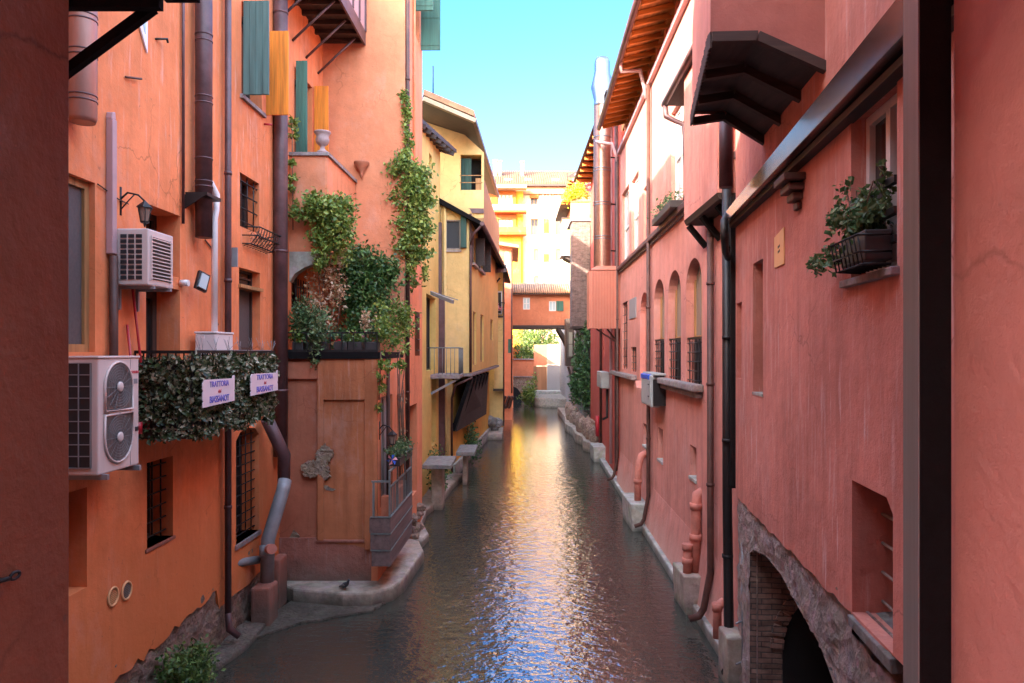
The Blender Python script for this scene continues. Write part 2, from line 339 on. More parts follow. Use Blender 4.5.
    def cloud(s, c, rad, n, size, clumps=None, spread=.28, bias=None, asp=.6):
        c = Vector(c); rad = Vector(rad); k = clumps or max(3, n // 30); cs = []
        for _ in range(k):
            while True:
                q = Vector((random.uniform(-1, 1), random.uniform(-1, 1), random.uniform(-1, 1)))
                if q.length < 1: break
            cs.append(q)
        for _ in range(n):
            q = random.choice(cs) + Vector((random.gauss(0, spread), random.gauss(0, spread), random.gauss(0, spread)))
            s.leaf(c + Vector((q.x * rad.x, q.y * rad.y, q.z * rad.z)), size, bias, asp)
        return s
    def build(s, name, mat, parent=None, bev=0, **props):
        org = Vector((0, 0, 0))
        if parent is not None: org = Vector(parent.get('_o', (0, 0, 0)))
        elif s.v:
            xs = [v[0] for v in s.v]; ys = [v[1] for v in s.v]; zs = [v[2] for v in s.v]
            org = Vector(((min(xs) + max(xs)) / 2, (min(ys) + max(ys)) / 2, min(zs)))
        me = bpy.data.meshes.new(name); me.from_pydata([tuple(Vector(v) - org) for v in s.v], [], s.f); me.materials.append(M[mat] if isinstance(mat, str) else mat)
        if s.sm:
            for i in s.sm: me.polygons[i].use_smooth = True
        me.update(); o = bpy.data.objects.new(name, me); COL.objects.link(o)
        import bmesh
        bm = bmesh.new(); bm.from_mesh(me); 
        if len(s.f) < 4000: bmesh.ops.recalc_face_normals(bm, faces=bm.faces)
        bm.to_mesh(me); bm.free()
        if parent is not None: o.parent = parent
        else: o.location = org
        o['_o'] = tuple(org)
        if bev:
            b = o.modifiers.new('bevel', 'BEVEL'); b.width = bev; b.segments = 2; b.limit_method = 'ANGLE'; b.angle_limit = R_(40)
        for k, v_ in props.items(): o[k] = v_
        return o
def tag(o, label=None, cat=None, group=None, kind=None):
    if label: o['label'] = label
    if cat: o['category'] = cat
    if group: o['group'] = group
    if kind: o['kind'] = kind
    return o
def thing(name, label, cat, loc, group=None):
    o = bpy.data.objects.new(name, None); COL.objects.link(o); o.location = loc; o['_o'] = tuple(loc); o.empty_display_size = .2
    return tag(o, label, cat, group)
def arch(u0, u1, z0, zs, n=10, k=1.0):       # rectangle with a round head; zs = spring height
    r = (u1 - u0) / 2; c = (u0 + u1) / 2
    return [(u0, z0), (u1, z0)] + [(c + r * math.cos(math.pi * i / n), zs + r * k * math.sin(math.pi * i / n)) for i in range(n + 1)]
def rectp(r): u0, u1, z0, z1 = r; return [(u0, z0), (u1, z0), (u1, z1), (u0, z1)]
def wall(fr, outer, holes, mat, parent, name='wall', thick=.35, o=0, back=False):
    """sheet with real openings and reveals; holes = [(poly, depth)]"""
    b = MB(); loops = [outer] + [h for h, _ in holes]
    flat = [p for l in loops for p in l]; i0 = b.vs([fr.P(u, z, o) for u, z in flat])
    for t in geometry.tessellate_polygon([[Vector((u, z, 0)) for u, z in l] for l in loops]): b.f.append(tuple(i0 + k for k in t))
    for h, dep in holes:
        n = len(h); a = b.vs([fr.P(u, z, o) for u, z in h]); c = b.vs([fr.P(u, z, o - dep) for u, z in h])
        for k in range(n): b.f.append((a + k, a + (k + 1) % n, c + (k + 1) % n, c + k))
    n = len(outer); a = b.vs([fr.P(u, z, o) for u, z in outer]); c = b.vs([fr.P(u, z, o - thick) for u, z in outer])
    for k in range(n): b.f.append((a + k, a + (k + 1) % n, c + (k + 1) % n, c + k))
    return b.build(name, mat, parent)
def window(par, fr, r, dep, fmat='frame_dark', pmat='glass', nu=2, nz=1, bd=.05, o=0, name='window', fd=.05):
    u0, u1, z0, z1 = r; b = MB(); q = o - dep
    b.box(fr, u0, u1, z0, z0 + bd, q + .004, q + fd); b.box(fr, u0, u1, z1 - bd, z1, q + .004, q + fd)
    b.box(fr, u0, u0 + bd, z0 + bd, z1 - bd, q + .004, q + fd); b.box(fr, u1 - bd, u1, z0 + bd, z1 - bd, q + .004, q + fd)
    for i in range(1, nu): c = u0 + (u1 - u0) * i / nu; b.box(fr, c - bd * .55, c + bd * .55, z0 + bd, z1 - bd, q + .006, q + fd + .004)
    for i in range(1, nz): c = z0 + (z1 - z0) * i / nz; b.box(fr, u0 + bd, u1 - bd, c - bd * .4, c + bd * .4, q + .008, q + fd - .006)
    wo = b.build(name, fmat, par)
    MB().box(fr, u0 - .01, u1 + .01, z0 - .01, z1 + .01, q - .03, q + .012).build('pane', pmat, wo); return wo
def grille(par, fr, r, o, nv, nh, rad=.012, mat='iron', name='grille'):
    u0, u1, z0, z1 = r; b = MB()
    for i in range(nv): u = u0 + (u1 - u0) * (i + .5) / nv; b.tube([fr.P(u, z0, o), fr.P(u, z1, o)], rad, 6)
    for i in range(nh): z = z0 + (z1 - z0) * (i + .5) / nh; b.tube([fr.P(u0, z, o + rad), fr.P(u1, z, o + rad)], rad, 6)
    return b.build(name, mat, par)
def pipe(label, pts, r, mat, name='downpipe', cat='downpipe', collars=(), n=12, group=None, fr=None):
    b = MB().tube(pts, r, n); o = b.build(name, mat); tag(o, label, cat, group)
    for z, rr in collars:
        x = Vector(pts[0]); y = Vector(pts[-1]); t = (z - x.z) / (y.z - x.z) if abs(y.z - x.z) > 1e-6 else 0; c = x.lerp(y, t)
        MB().tube([(c.x, c.y, z - .03), (c.x, c.y, z + .03)], rr, n).build('collar', mat, o)
    return o
def text(s, size, fr, u, z, o, mat, parent, name='lettering', bold=.0, sx=1.0):
    cu = bpy.data.curves.new('t', 'FONT'); cu.body = s; cu.size = size; cu.align_x = 'CENTER'; cu.align_y = 'CENTER'; cu.offset = bold; cu.extrude = .002; cu.resolution_u = 3
    ob = bpy.data.objects.new('t', cu); COL.objects.link(ob); dg = bpy.context.evaluated_depsgraph_get(); dg.update()
    me = bpy.data.meshes.new_from_object(ob.evaluated_get(dg)); bpy.data.objects.remove(ob)
    # reading direction: to the viewer's right when facing the wall
    rd = -1 if Vector((0, 0, 1)).cross(Vector((fr.n.x, fr.n.y, 0))).dot(Vector((fr.d.x, fr.d.y, 0))) < 0 else 1
    org = Vector(parent.get('_o', (0, 0, 0)))
    for v in me.vertices: v.co = fr.P(u + rd * v.co.x * sx, z + v.co.y, o + v.co.z) - org
    me.materials.clear(); me.materials.append(M[mat]); x = bpy.data.objects.new(name, me); COL.objects.link(x); x.parent = parent; return x
def block(par, x0, x1, y0, y1, z0, z1, mat='salmon', name='rear_wall'): return MB().wb(x0, x1, y0, y1, z0, z1).build(name, mat, par)
def jag(u0, z0, u1, z1, n, amp):
    return [(u0 + (u1 - u0) * i / n, z0 + (z1 - z0) * i / n + random.uniform(-amp, amp)) for i in range(n + 1)]
from mathutils import noise as mno
def rubble_face(fr, u0, u1, z0, z1, keep, amp, cell, name, mat, parent, o=0):
    b = MB(); nu = int((u1 - u0) / cell); nz = int((z1 - z0) / cell)
    def pt(i, j):
        u = u0 + (u1 - u0) * i / nu; z = z0 + (z1 - z0) * j / nz
        q = mno.noise(Vector((u * 2.2, z * 3.2, 3))) * .9 + mno.noise(Vector((u * 7, z * 9, 8))) * .6 + mno.noise(Vector((u * 17, z * 19, 1))) * .35
        ju = mno.noise(Vector((u * 11, z * 11, 20))) * cell * .7; jz = mno.noise(Vector((u * 11, z * 11, 40))) * cell * .7
        return fr.P(u + ju, z + jz, o + q * amp)
    ids = b.vs([pt(i, j) for i in range(nu + 1) for j in range(nz + 1)])
    for i in range(nu):
        for j in range(nz):
            if keep(u0 + (u1 - u0) * (i + .5) / nu, z0 + (z1 - z0) * (j + .5) / nz):
                a = i * (nz + 1) + j; b.f.append((a, a + nz + 1, a + nz + 2, a + 1))
    return b.build(name, mat, parent)
def rock(b, c, r, sq=(1, 1, .75)):
    import bmesh
    bm = bmesh.new(); bmesh.ops.create_icosphere(bm, subdivisions=2, radius=1); sd_ = random.uniform(0, 99); base = len(b.v)
    for v in bm.verts:
        n_ = v.co.normalized(); m_ = max(abs(n_.x), abs(n_.y), abs(n_.z)); k = .6 + .4 / m_ * .8 + .3 * mno.noise(n_ * 1.6 + Vector((sd_, 0, 0)))
        b.v.append((c[0] + n_.x * k * r * sq[0], c[1] + n_.y * k * r * sq[1], c[2] + n_.z * k * r * sq[2]))
    for f in bm.faces: b.f.append(tuple(base + v.index for v in f.verts))
    bm.free()
def roughen(pl, n=5, amp=.02):
    out = []
    for i in range(len(pl)):
        a, c = pl[i], pl[(i + 1) % len(pl)]
        for k in range(n): t_ = k / n; out.append((a[0] + (c[0] - a[0]) * t_ + random.uniform(-amp, amp) * (k > 0), a[1] + (c[1] - a[1]) * t_ + random.uniform(-amp, amp) * (k > 0)))
    return out
def XK(k, Y): return (k + .027 * Y, Y)
# ============================================================ THE SETTING
def structure(o): o['kind'] = 'structure'; return o
M['bed'] = simple('canal bed mud', (.06, .055, .04), .95, 0, .3, 2, .3)
structure(MB().poly([(-700, -300, -.9), (700, -300, -.9), (700, 1400, -.9), (-700, 1400, -.9)]).build('ground', 'bed'))
m, t, b = newmat('canal water'); M['water'] = m
p = pos(t, (1, .75, 1)); murk = noise(t, pos(t), .25, 4)
t.links.new(ramp(t, murk, [(.35, (.024, .031, .026)), (.7, (.055, .050, .036))]), b.inputs['Base Color'])
b.inputs['Roughness'].default_value = .035; b.inputs['IOR'].default_value = 1.8; b.inputs['Specular IOR Level'].default_value = 1.0
h = add(t, noise(t, pos(t, (.8, 1.1, 1)), 5.5, 2, .5), noise(t, pos(t, (1, 1, 1)), 17, 2, .5), 1, .26)
h = add(t, h, noise(t, pos(t, (.7, 1, 1)), 1.6, 2), 1, .8)
sy = N(t, 'ShaderNodeSeparateXYZ'); t.links.new(pos(t), sy.inputs[0])
fd_ = N(t, 'ShaderNodeMapRange'); fd_.inputs[1].default_value = 18; fd_.inputs[2].default_value = 60; fd_.inputs[3].default_value = 1; fd_.inputs[4].default_value = .28; t.links.new(sy.outputs[1], fd_.inputs[0])
hm = N(t, 'ShaderNodeMath', operation='MULTIPLY'); t.links.new(h, hm.inputs[0]); t.links.new(fd_.outputs[0], hm.inputs[1])
bump(t, b, hm.outputs[0], .5, .045)
structure(MB().poly([(-9, -2, 0), (9, -2, 0), (9, 100, 0), (-9, 100, 0)]).build('canal_water', 'water'))

# ============================================================ LEFT: orange house (L1)
L1 = thing('orange_house', 'tall orange plastered house rising from the canal on the left, with a worn stone base', 'building', (-5.0, 10, 0))
FL = Fr(XK(-5.2, 1.6), XK(-5.2, 18.4), (1, 0))
def LU(Y): return FL.uY(Y)
uE = FL.L
r_door1 = FL.rect(60, 95, 183, 352, 95)
r_recess = FL.rect(146, 180, 203, 352, 146); r_recess = (r_recess[0], r_recess[1], 3.95, r_recess[3])
r_wb = FL.rect(240, 259, 172, 226, 240)
r_wc = FL.rect(239, 260, 267, 350, 239)
r_sh = FL.rect(241.5, 262, 14, 104, 252); r_sh = (r_sh[0], r_sh[1], 9.6, 11.3)
r_base = FL.rect(147, 173, 463, 549, 147)
r_base2 = FL.rect(60, 87, 487, 587, 87)
r_gr = FL.rect(236, 259, 431, 545, 236)
r_up = (LU(16.2), LU(17.5), 8.9, 11.25)          # shuttered balcony door of the upper terrace
r_low = (LU(16.0), LU(17.1), 5.9, 7.3)
y0 = 6.8
outer = [(0, .9)] + jag(.3, .95, LU(9), .85, 14, .03) + jag(LU(9.05), .85, LU(12.2), 1.08, 22, .06) + jag(LU(12.3), .75, uE, .8, 14, .06) + [(uE, 14.6), (LU(9.4), 14.6), (LU(9.4), 13.9), (0, 13.9)]
u0, u1, z0, z1 = r_gr
garch = [(u0, z0), (u1, z0), (u1, z1 - .18), (u1 - .2, z1 - .04), ((u0 + u1) / 2, z1), (u0 + .2, z1 - .04), (u0, z1 - .18)]
wall(FL, outer, [(rectp(r_door1), .12), (rectp(r_recess), .45), (rectp(r_wb), .3), (rectp(r_wc), .22), (rectp(r_sh), .3), (rectp(r_base), .4), (rectp(r_base2), .4), (garch, .4), (rectp(r_up), .3), (rectp(r_low), .3)], 'orange', L1)
b = MB(); b.box(FL, 0, uE, -.9, 1.4, -.5, -.10); b.build('stone_core', 'rubble', L1)
rubble_face(FL, 4.5, uE, -.3, 1.35, lambda u, z: True, .05, .055, 'stone_base', 'rubble', L1, -.03)
block(L1, -13, -5.8, 1.6, 18.3, -.9, 13.8, 'orange_in')
b = MB(); b.box(FL, -.2, uE + .1, 14.6, 14.8, -6, .5); b.build('roof', 'tiles', L1)
window(L1, FL, r_door1, .12, 'frame_tan', 'screen', 1, 1, .09)
for rr, hz in ((r_recess, 5.9),):
    window(L1, FL, (rr[0], rr[1], rr[2], hz), .40, 'frame_dark', 'glass', 2, 1, .12, name='french_window')
    MB().box(FL, rr[0] - .02, rr[1] + .02, hz + .02, hz + .2, -.42, -.02).build('lintel_shelf', 'orange', L1)
    window(L1, FL, (rr[0], rr[1], hz + .22, rr[3]), .40, 'frame_dark', 'glass', 2, 1, .08)
wo = window(L1, FL, r_wb, .28, 'frame_dark', 'glass', 2, 1, .06); grille(L1, FL, r_wb, -.05, 3, 4)
wo = window(L1, FL, (r_wc[0], r_wc[1], r_wc[2], r_wc[3] - .33), .2, 'frame_dark', 'screen', 1, 1, .05)
MB().box(FL, r_wc[0] - .03, r_wc[1] + .04, r_wc[3] - .36, r_wc[3] - .3, -.2, .05).build('transom', 'frame_tan', L1)
window(L1, FL, (r_wc[0], r_wc[1], r_wc[3] - .29, r_wc[3]), .2, 'frame_dark', 'glass', 1, 2, .04)
window(L1, FL, r_sh, .28, 'frame_dark', 'glass', 2, 1, .07)
MB().box(FL, r_sh[0] - .08, r_sh[1] + .08, r_sh[2] - .07, r_sh[2], -.3, .06).build('sill', 'sillstone', L1)
window(L1, FL, r_base, .38, 'frame_dark', 'void', 1, 1, .05); grille(L1, FL, r_base, -.12, 3, 6)
window(L1, FL, r_base2, .38, 'frame_dark', 'void', 1, 1, .05)
window(L1, FL, (u0, u1, z0, z1), .38, 'frame_dark', 'void', 2, 1, .05); grille(L1, FL, (u0, u1, z0, z1 - .05), -.1, 4, 11, .011)
MB().box(FL, u0 - .05, u1 + .06, z0 - .09, z0, -.4, .03).build('sill', 'sillstone', L1, .01)
MB().box(FL, r_base[0] - .05, r_base[1] + .05, r_base[2] - .05, r_base[2], -.4, .02).build('sill', 'winebase', L1, .01)
def leafshutter(par, fr, u, z0, z1, o0, o1, mat, name='shutter', th=.045):   # stands straight out from the wall
    b = MB(); b.box(fr, u - th / 2, u + th / 2, z0, z1, o0, o1)
    s = b.build(name, mat, par, .004)
    c = MB()
    for zz in (z0 + .12, (z0 + z1) / 2, z1 - .2): c.box(fr, u - th / 2 - .012, u + th / 2 + .012, zz, zz + .06, o0 + .02, o1 - .02)
    c.build('ledge', mat, s); return s
def plainleaf(par, fr, u, z0, z1, o0, o1, mat, name='shutter', th=.045, nb=4):  # boards with fine grooves
    b = MB(); wdt = (o1 - o0) / nb
    for i in range(nb): b.box(fr, u - th / 2, u + th / 2, z0, z1, o0 + i * wdt + .003, o0 + (i + 1) * wdt - .003)
    b.box(fr, u - th / 2 + .012, u + th / 2 - .012, z0 + .01, z1 - .01, o0 + .01, o1 - .01)
    return b.build(name, mat, par, .003)
plainleaf(L1, FL, r_sh[0] - .06, 9.58, 11.25, .06, .52, 'green_grey')['label'] = 'grey green shutter leaf standing open'
plainleaf(L1, FL, r_sh[1] + .06, 9.58, 11.2, .06, .50, 'orange_door')['label'] = 'honey stained shutter leaf standing open'
# upper terrace door with its leaves
window(L1, FL, r_up, .28, 'frame_dark', 'glass', 2, 1, .08, name='french_window')
plainleaf(L1, FL, r_up[0] - .05, 8.9, 11.35, .05, .30, 'green')['label'] = 'bright green shutter leaf'
plainleaf(L1, FL, r_up[1] + .05, 8.9, 11.3, .04, .38, 'orange_door')['label'] = 'orange stained shutter leaf'
window(L1, FL, r_low, .28, 'frame_dark', 'glass', 2, 2, .06)
grille(L1, FL, (r_low[0], r_low[1], r_low[2] - .0, r_low[2] + .7), .06, 6, 2)
# bulging iron cage with dry twigs under the small window
fb = thing('flower_cage', 'rusty iron window cage holding dry twigs below the small grilled window on the orange house', 'flower basket', FL.P(r_wb[0] + .6, 7.05, .15))
b = MB(); c0 = r_wb[0]; c1 = r_wb[1] + .45
for zz, oo in ((7.25, .3), (7.1, .26), (6.95, .14)): b.tube([FL.P(c0 + .1, zz, .0), FL.P(c0 + .15, zz, oo), FL.P(c1 - .1, zz, oo), FL.P(c1, zz, 0)], .011, 6)
for i in range(9):
    u = c0 + .15 + (c1 - c0 - .3) * i / 8; b.tube([FL.P(u, 7.25, .3), FL.P(u, 7.1, .26), FL.P(u, 6.95, .14), FL.P(u, 6.92, .01)], .008, 5)
b.build('cage', 'iron', fb)
b = MB(); b.cloud(FL.P((c0 + c1) / 2, 7.1, .13), (.08, .5, .12), 260, .06, asp=.2); b.build('dry_twigs', 'twig', fb)

# --- big outdoor unit
ac = thing('outdoor_unit', 'large two-fan air conditioning outdoor unit with round grilles, mounted low on the orange wall', 'air conditioner', FL.P(LU(8.5), 3.62, .2))
A0, A1 = (-4.86, 8.13), (-4.52, 8.13)
FA = Fr((-4.55, 8.13), (-4.527, 8.98), (1, 0)); L_ = FA.L
b = MB(); b.box(FA, 0, L_, 3.64, 4.93, -.36, 0); b.build('case', 'ac', ac, .015)
MB().box(FA, -.01, L_ + .01, 4.93, 4.955, -.37, .012).build('top_cover', 'ac', ac, .006)
for zc, ff in ((4.60, 1), (4.02, -1)):
    cu = .40; r = .285
    pts = [(cu + r * math.cos(a), zc + ff * 0 + r * math.sin(a)) for a in [math.pi * i / 14 for i in range(15)]] if ff > 0 else None
    if ff > 0: pts = pts + [(cu - r, zc - .27), (cu + r, zc - .27)]
    else: pts = [(cu + r * math.cos(a), zc + r * math.sin(a)) for a in [math.pi + math.pi * i / 14 for i in range(15)]] + [(cu + r, zc + .27), (cu - r, zc + .27)]
    rim = MB(); ring = [FA.P(u, z, .012) for u, z in pts]; rim.tube(ring + [ring[0]], .014, 6, False); fo = rim.build('fan_rim', 'ac', ac)
    MB().prism(FA, pts, .002, .010).build('fan_disc', 'fan', fo)
    g = MB()
    for q in range(1, 9):
        rr = r * q / 9; g.tube([FA.P(cu + rr * math.cos(a), zc + rr * math.sin(a), .022) for a in [math.tau * i / 24 for i in range(25)]], .0025, 4, False)
    for q in range(16):
        a = math.tau * q / 16; g.tube([FA.P(cu, zc, .022), FA.P(cu + r * math.cos(a), zc + r * math.sin(a), .022)], .0025, 4, False)
    g.build('fan_grille', 'metal_grey', fo)
    MB().lathe(FA.P(cu, zc, .02), [(.058, 0), (.058, .012), (.045, .018), (0, .02)], 16, Vector((FA.n.x, FA.n.y, 0))).build('hub', 'ac', fo)
g = MB()
FAs = Fr((-4.91, 8.13), (-4.55, 8.13), (0, -1))
MB().box(FAs, .02, .29, 3.72, 4.88, 0, .006).build('coil', 'ac_dark', ac)
for i in range(10): z = 3.72 + i * .128; g.box(FAs, .02, .29, z, z + .010, .006, .016)
for i in range(3): u = .02 + i * .13; g.box(FAs, u, u + .008, 3.72, 4.88, .006, .02)
g.build('side_guard', 'metal_grey', ac)
text('TOSHIBA', .042, FA, .755, 4.76, .003, 'red_ink', ac, 'logo', .001, 1)
MB().box(FA, .70, .81, 4.62, 4.68, .001, .005).build('plate', 'metal_grey', ac)
MB().box(FA, .76, .83, 4.05, 4.10, .001, .006).build('handle', 'ac_dark', ac)
MB().box(FA, .655, .66, 3.66, 4.92, .0, .003).build('panel_joint', 'metal_grey', ac)
for u in (.08, L_ - .1): MB().box(FA, u, u + .04, 3.58, 3.64, -.42, .06).build('bracket', 'metal_grey', ac)
# --- small outdoor unit
ac2 = thing('outdoor_unit', 'small single air conditioning outdoor unit mounted high on the orange wall below the wall lantern', 'air conditioner', (-4.7, 9.4, 5.8))
FB = Fr((-4.50, 9.15), (-4.485, 9.80), (1, 0)); zb, zt = 5.83, 6.53
MB().box(FB, 0, FB.L, zb, zt, -.40, 0).build('case', 'ac', ac2, .015)
MB().box(FB, .07, FB.L - .1, zb + .08, zt - .09, .001, .006).build('fan_opening', 'ac_dark', ac2)
g = MB()
for i in range(12): z = zb + .09 + i * .045; g.box(FB, .07, FB.L - .1, z, z + .012, .006, .02)
g.box(FB, .055, .07, zb + .07, zt - .08, .0, .02); g.box(FB, FB.L - .1, FB.L - .085, zb + .07, zt - .08, .0, .02)
g.build('louvres', 'ac', ac2)
FBs = Fr((-4.90, 9.15), (-4.50, 9.15), (0, -1)); g = MB()
for i in range(9):
    for j in range(3):
        g.box(FBs, .06 + j * .095, .135 + j * .095, zb + .07 + i * .064, zb + .115 + i * .064, 0, .005)
g.build('side_slots', 'ac_dark', ac2)
g = MB()
for u in (.1, FB.L - .12): MB().box(FB, u, u + .04, zb - .04, zb, -.44, .02).box(FB, u, u + .04, zb - .3, zb - .03, -.44, -.41).build('bracket', 'metal_grey', ac2)

# --- ducts and pipes on L1
def lpipe(label, Yp, z0, z1, r, mat, off=.1, **kw): return pipe(label, [FL.P(LU(Yp), z1, off), FL.P(LU(Yp), z0, off)], r, mat, **kw)
tag(MB().box(FL, LU(9.02) , LU(9.12), 6.2, 7.85, .004, .09).prism(FL, [(LU(9.02), 7.85), (LU(9.12), 7.85), (LU(9.10), 7.95), (LU(9.04), 7.93)], -.002, .08).build('cable_duct', 'mauve', None, .01), 'pale mauve plastic cable duct above the dark red pipe beside the small air conditioner', 'cable duct')
lpipe('dark red square pipe running down behind the large air conditioner', 9.08, 4.0, 6.18, .05, 'brown_pipe', .07)
big = pipe('broad collared brown flue pipe hanging on the orange wall and ending above the floodlight', [FL.P(LU(11.35), 13, .17), FL.P(LU(11.35), 6.75, .17)], .125, 'purple_pipe', 'flue_pipe', 'pipe')
for z in (12.2, 11.0, 9.85, 9.75, 8.9, 8.8, 7.95, 7.6, 7.52): MB().tube([FL.P(LU(11.35), z, .17), FL.P(LU(11.35), z + .02, .17)], .133, 14).build('collar', 'purple_pipe', big)
MB().box(FL, LU(11.1), LU(11.6), 7.35, 7.40, 0, .33).prism(Fr(FL.P(LU(11.1), 0, 0).xy, FL.P(LU(11.1), 0, .33).xy, (0, -1)), [(0, 7.15), (.0, 7.36), (.33, 7.36)], 0, .02).build('bracket', 'black', big)
big2 = pipe('large ribbed metal duct high at the left edge of the orange wall', [FL.P(LU(8.3), 12, .16), FL.P(LU(8.3), 7.62, .16), FL.P(LU(8.3), 7.57, .16)], [.15, .15, .13], 'duct', 'air_duct', 'duct', n=20)
for z in (7.8, 7.86, 8.3, 8.36, 8.7, 8.76): MB().tube([FL.P(LU(8.3), z, .16), FL.P(LU(8.3), z + .015, .16)], .156, 20).build('seam', 'purple_pipe', big2)
lpipe('thin brown downpipe running the full height of the orange house to the water', 12.42, .62, 14.6, .055, 'purple_pipe', .1, collars=((11, .065), (8, .065), (6.2, .065), (4.1, .065), (2.4, .065)))
pipe('small curved foot at the bottom of the thin brown downpipe', [FL.P(LU(12.42), .63, .1), FL.P(LU(12.42), .35, .12), FL.P(LU(12.45), .22, .28)], .055, 'purple_pipe', 'pipe_foot', 'pipe')
lpipe('grey cable conduit beside the broad flue pipe', 10.95, 6.9, 13, .022, 'purple_pipe', .04, name='conduit', cat='conduit')
wp = pipe('thin white pipe with a curved top rising from the white box', [FL.P(LU(11.5), 7.55, .06), FL.P(LU(11.68), 7.65, .13), FL.P(LU(11.8), 7.5, .17), FL.P(LU(11.72), 7.25, .2), FL.P(LU(11.66), 7.1, .2), FL.P(LU(11.66), 5.3, .2)], .05, 'white_pl', 'vent_pipe', 'pipe')
wb_ = MB().box(FL, LU(11.2), LU(11.85), 4.85, 5.28, .1, .42).build('meter_box', 'white_pl', None, .02); tag(wb_, 'white plastic box standing behind the hedge-covered balcony rail', 'box')
MB().box(FL, LU(11.2) - .01, LU(11.85) + .01, 5.28, 5.31, .09, .43).build('lid', 'white_pl', wb_, .006)
# corner pipe, elbows and pink pedestal
cp = thing('corner_downpipe', 'wide aubergine metal pipe on the left house with grey zigzag elbows at its foot', 'downpipe', FL.P(LU(15.0), 1, .3))
q = lambda px, py, Y: pixY(px, py, Y)
MB().tube([FL.P(LU(14.9), 14.6, .14), FL.P(LU(14.9), 2.9, .14)], .14, 14).build('shaft', 'purple_pipe', cp)
for z in (4.2, 7.0, 9.9, 11.8): MB().tube([FL.P(LU(14.9), z, .14), FL.P(LU(14.9), z + .05, .14)], .15, 14).build('collar', 'purple_pipe', cp)
MB().tube([q(267, 419, 14.0), q(284, 455, 14.3), q(284, 486, 14.3)], .12, 12).build('branch', 'purple_pipe', cp)
MB().tube([q(285, 480, 14.2), q(283, 490, 14.1), q(268, 540, 13.8), q(267, 584, 13.8)], .125, 12).build('elbow', 'metal_grey', cp)
MB().tube([q(267, 545, 13.65), q(267, 556, 13.6)], .14, 12).build('collar', 'metal_grey', cp)
MB().tube([q(268, 549, 13.7), q(272, 549, 13.2)], .09, 12).build('stub', 'terracotta_pipe', cp)
tag(MB().tube([q(219, 566, 12.7), q(262, 559, 13.9)], .075, 10).build('cross_pipe', 'metal_grey'), 'short grey horizontal pipe joining the thin downpipe to the corner elbows', 'pipe')
tag(MB().wb(q(256, 0, 13.7).x, q(275, 0, 13.7).x, 13.4, 13.9, -.5, .72).build('pedestal', 'winebase', None, .04), 'worn pinkish concrete pedestal under the grey elbow pipe', 'pedestal')
tag(MB().wb(q(276, 0, 14.8).x, q(286, 0, 14.8).x, 14.4, 14.9, -.5, .95).build('pedestal', 'winebase', None, .04), 'smaller pink pedestal tucked between the elbow pipe and the wine coloured wall', 'pedestal')

# lantern
def lantern(label, P, dirv, s=1.0, mat='iron'):
    P = Vector(P); d = Vector(dirv).normalized(); t = thing('wall_lantern', label, 'lantern', P); h = P + d * .34 * s
    MB().tube([P + Vector((0, 0, .06 * s)), P + d * .1 * s + Vector((0, 0, .16 * s)), P + d * .25 * s + Vector((0, 0, .13 * s)), h + Vector((0, 0, .04 * s))], .014 * s, 6).tube([P - Vector((0, 0, .18 * s)), P + Vector((0, 0, .24 * s))], .02 * s, 6).tube([P - Vector((0, 0, .1 * s)), P + d * .12 * s + Vector((0, 0, .05 * s)), P + d * .2 * s + Vector((0, 0, .14 * s))], .01 * s, 6).build('bracket', mat, t)
    MB().lathe(h, [(0, .06 * s), (.03 * s, .03 * s), (.11 * s, -.04 * s), (.12 * s, -.06 * s), (.1 * s, -.06 * s)], 6, smooth=False).build('cap', mat, t)
    MB().lathe(h, [(.095 * s, -.062 * s), (.06 * s, -.26 * s), (0, -.26 * s)], 6, smooth=False).build('glass_body', 'lamp_glass', t)
    b = MB()
    for k in range(6):
        a = math.tau * k / 6; c = Vector((math.cos(a), math.sin(a), 0)); b.tube([h + c * .1 * s + Vector((0, 0, -.06 * s)), h + c * .062 * s + Vector((0, 0, -.27 * s))], .007 * s, 5)
    b.lathe(h, [(.065 * s, -.26 * s), (.065 * s, -.28 * s), (.02 * s, -.3 * s), (.012 * s, -.34 * s), (0, -.35 * s)], 6, smooth=False); b.build('cage', mat, t); return t
lantern('black wrought iron lantern above the small air conditioner', FL.P(LU(9.35), 6.88, .0), (.95, .15, 0), .85)
# floodlight
fl = thing('floodlight', 'small black square floodlight between the small air conditioner and the white pipe', 'floodlight', FL.P(LU(10.95), 6.0, .1))
MB().tube([FL.P(LU(10.95), 6.02, 0), FL.P(LU(10.95), 6.02, .12)], .05, 10).build('arm', 'white_pl', fl)
bb = MB().bar(FL.P(LU(11.15), 5.93, .2), FL.P(LU(11.25), 6.2, .22), .2, .06, Vector((1, -.6, 0))).build('head', 'black', fl, .008)
MB().bar(FL.P(LU(11.13), 5.96, .235), FL.P(LU(11.22), 6.17, .25), .13, .03, Vector((1, -.6, 0))).build('lens', 'glass_pale', fl)
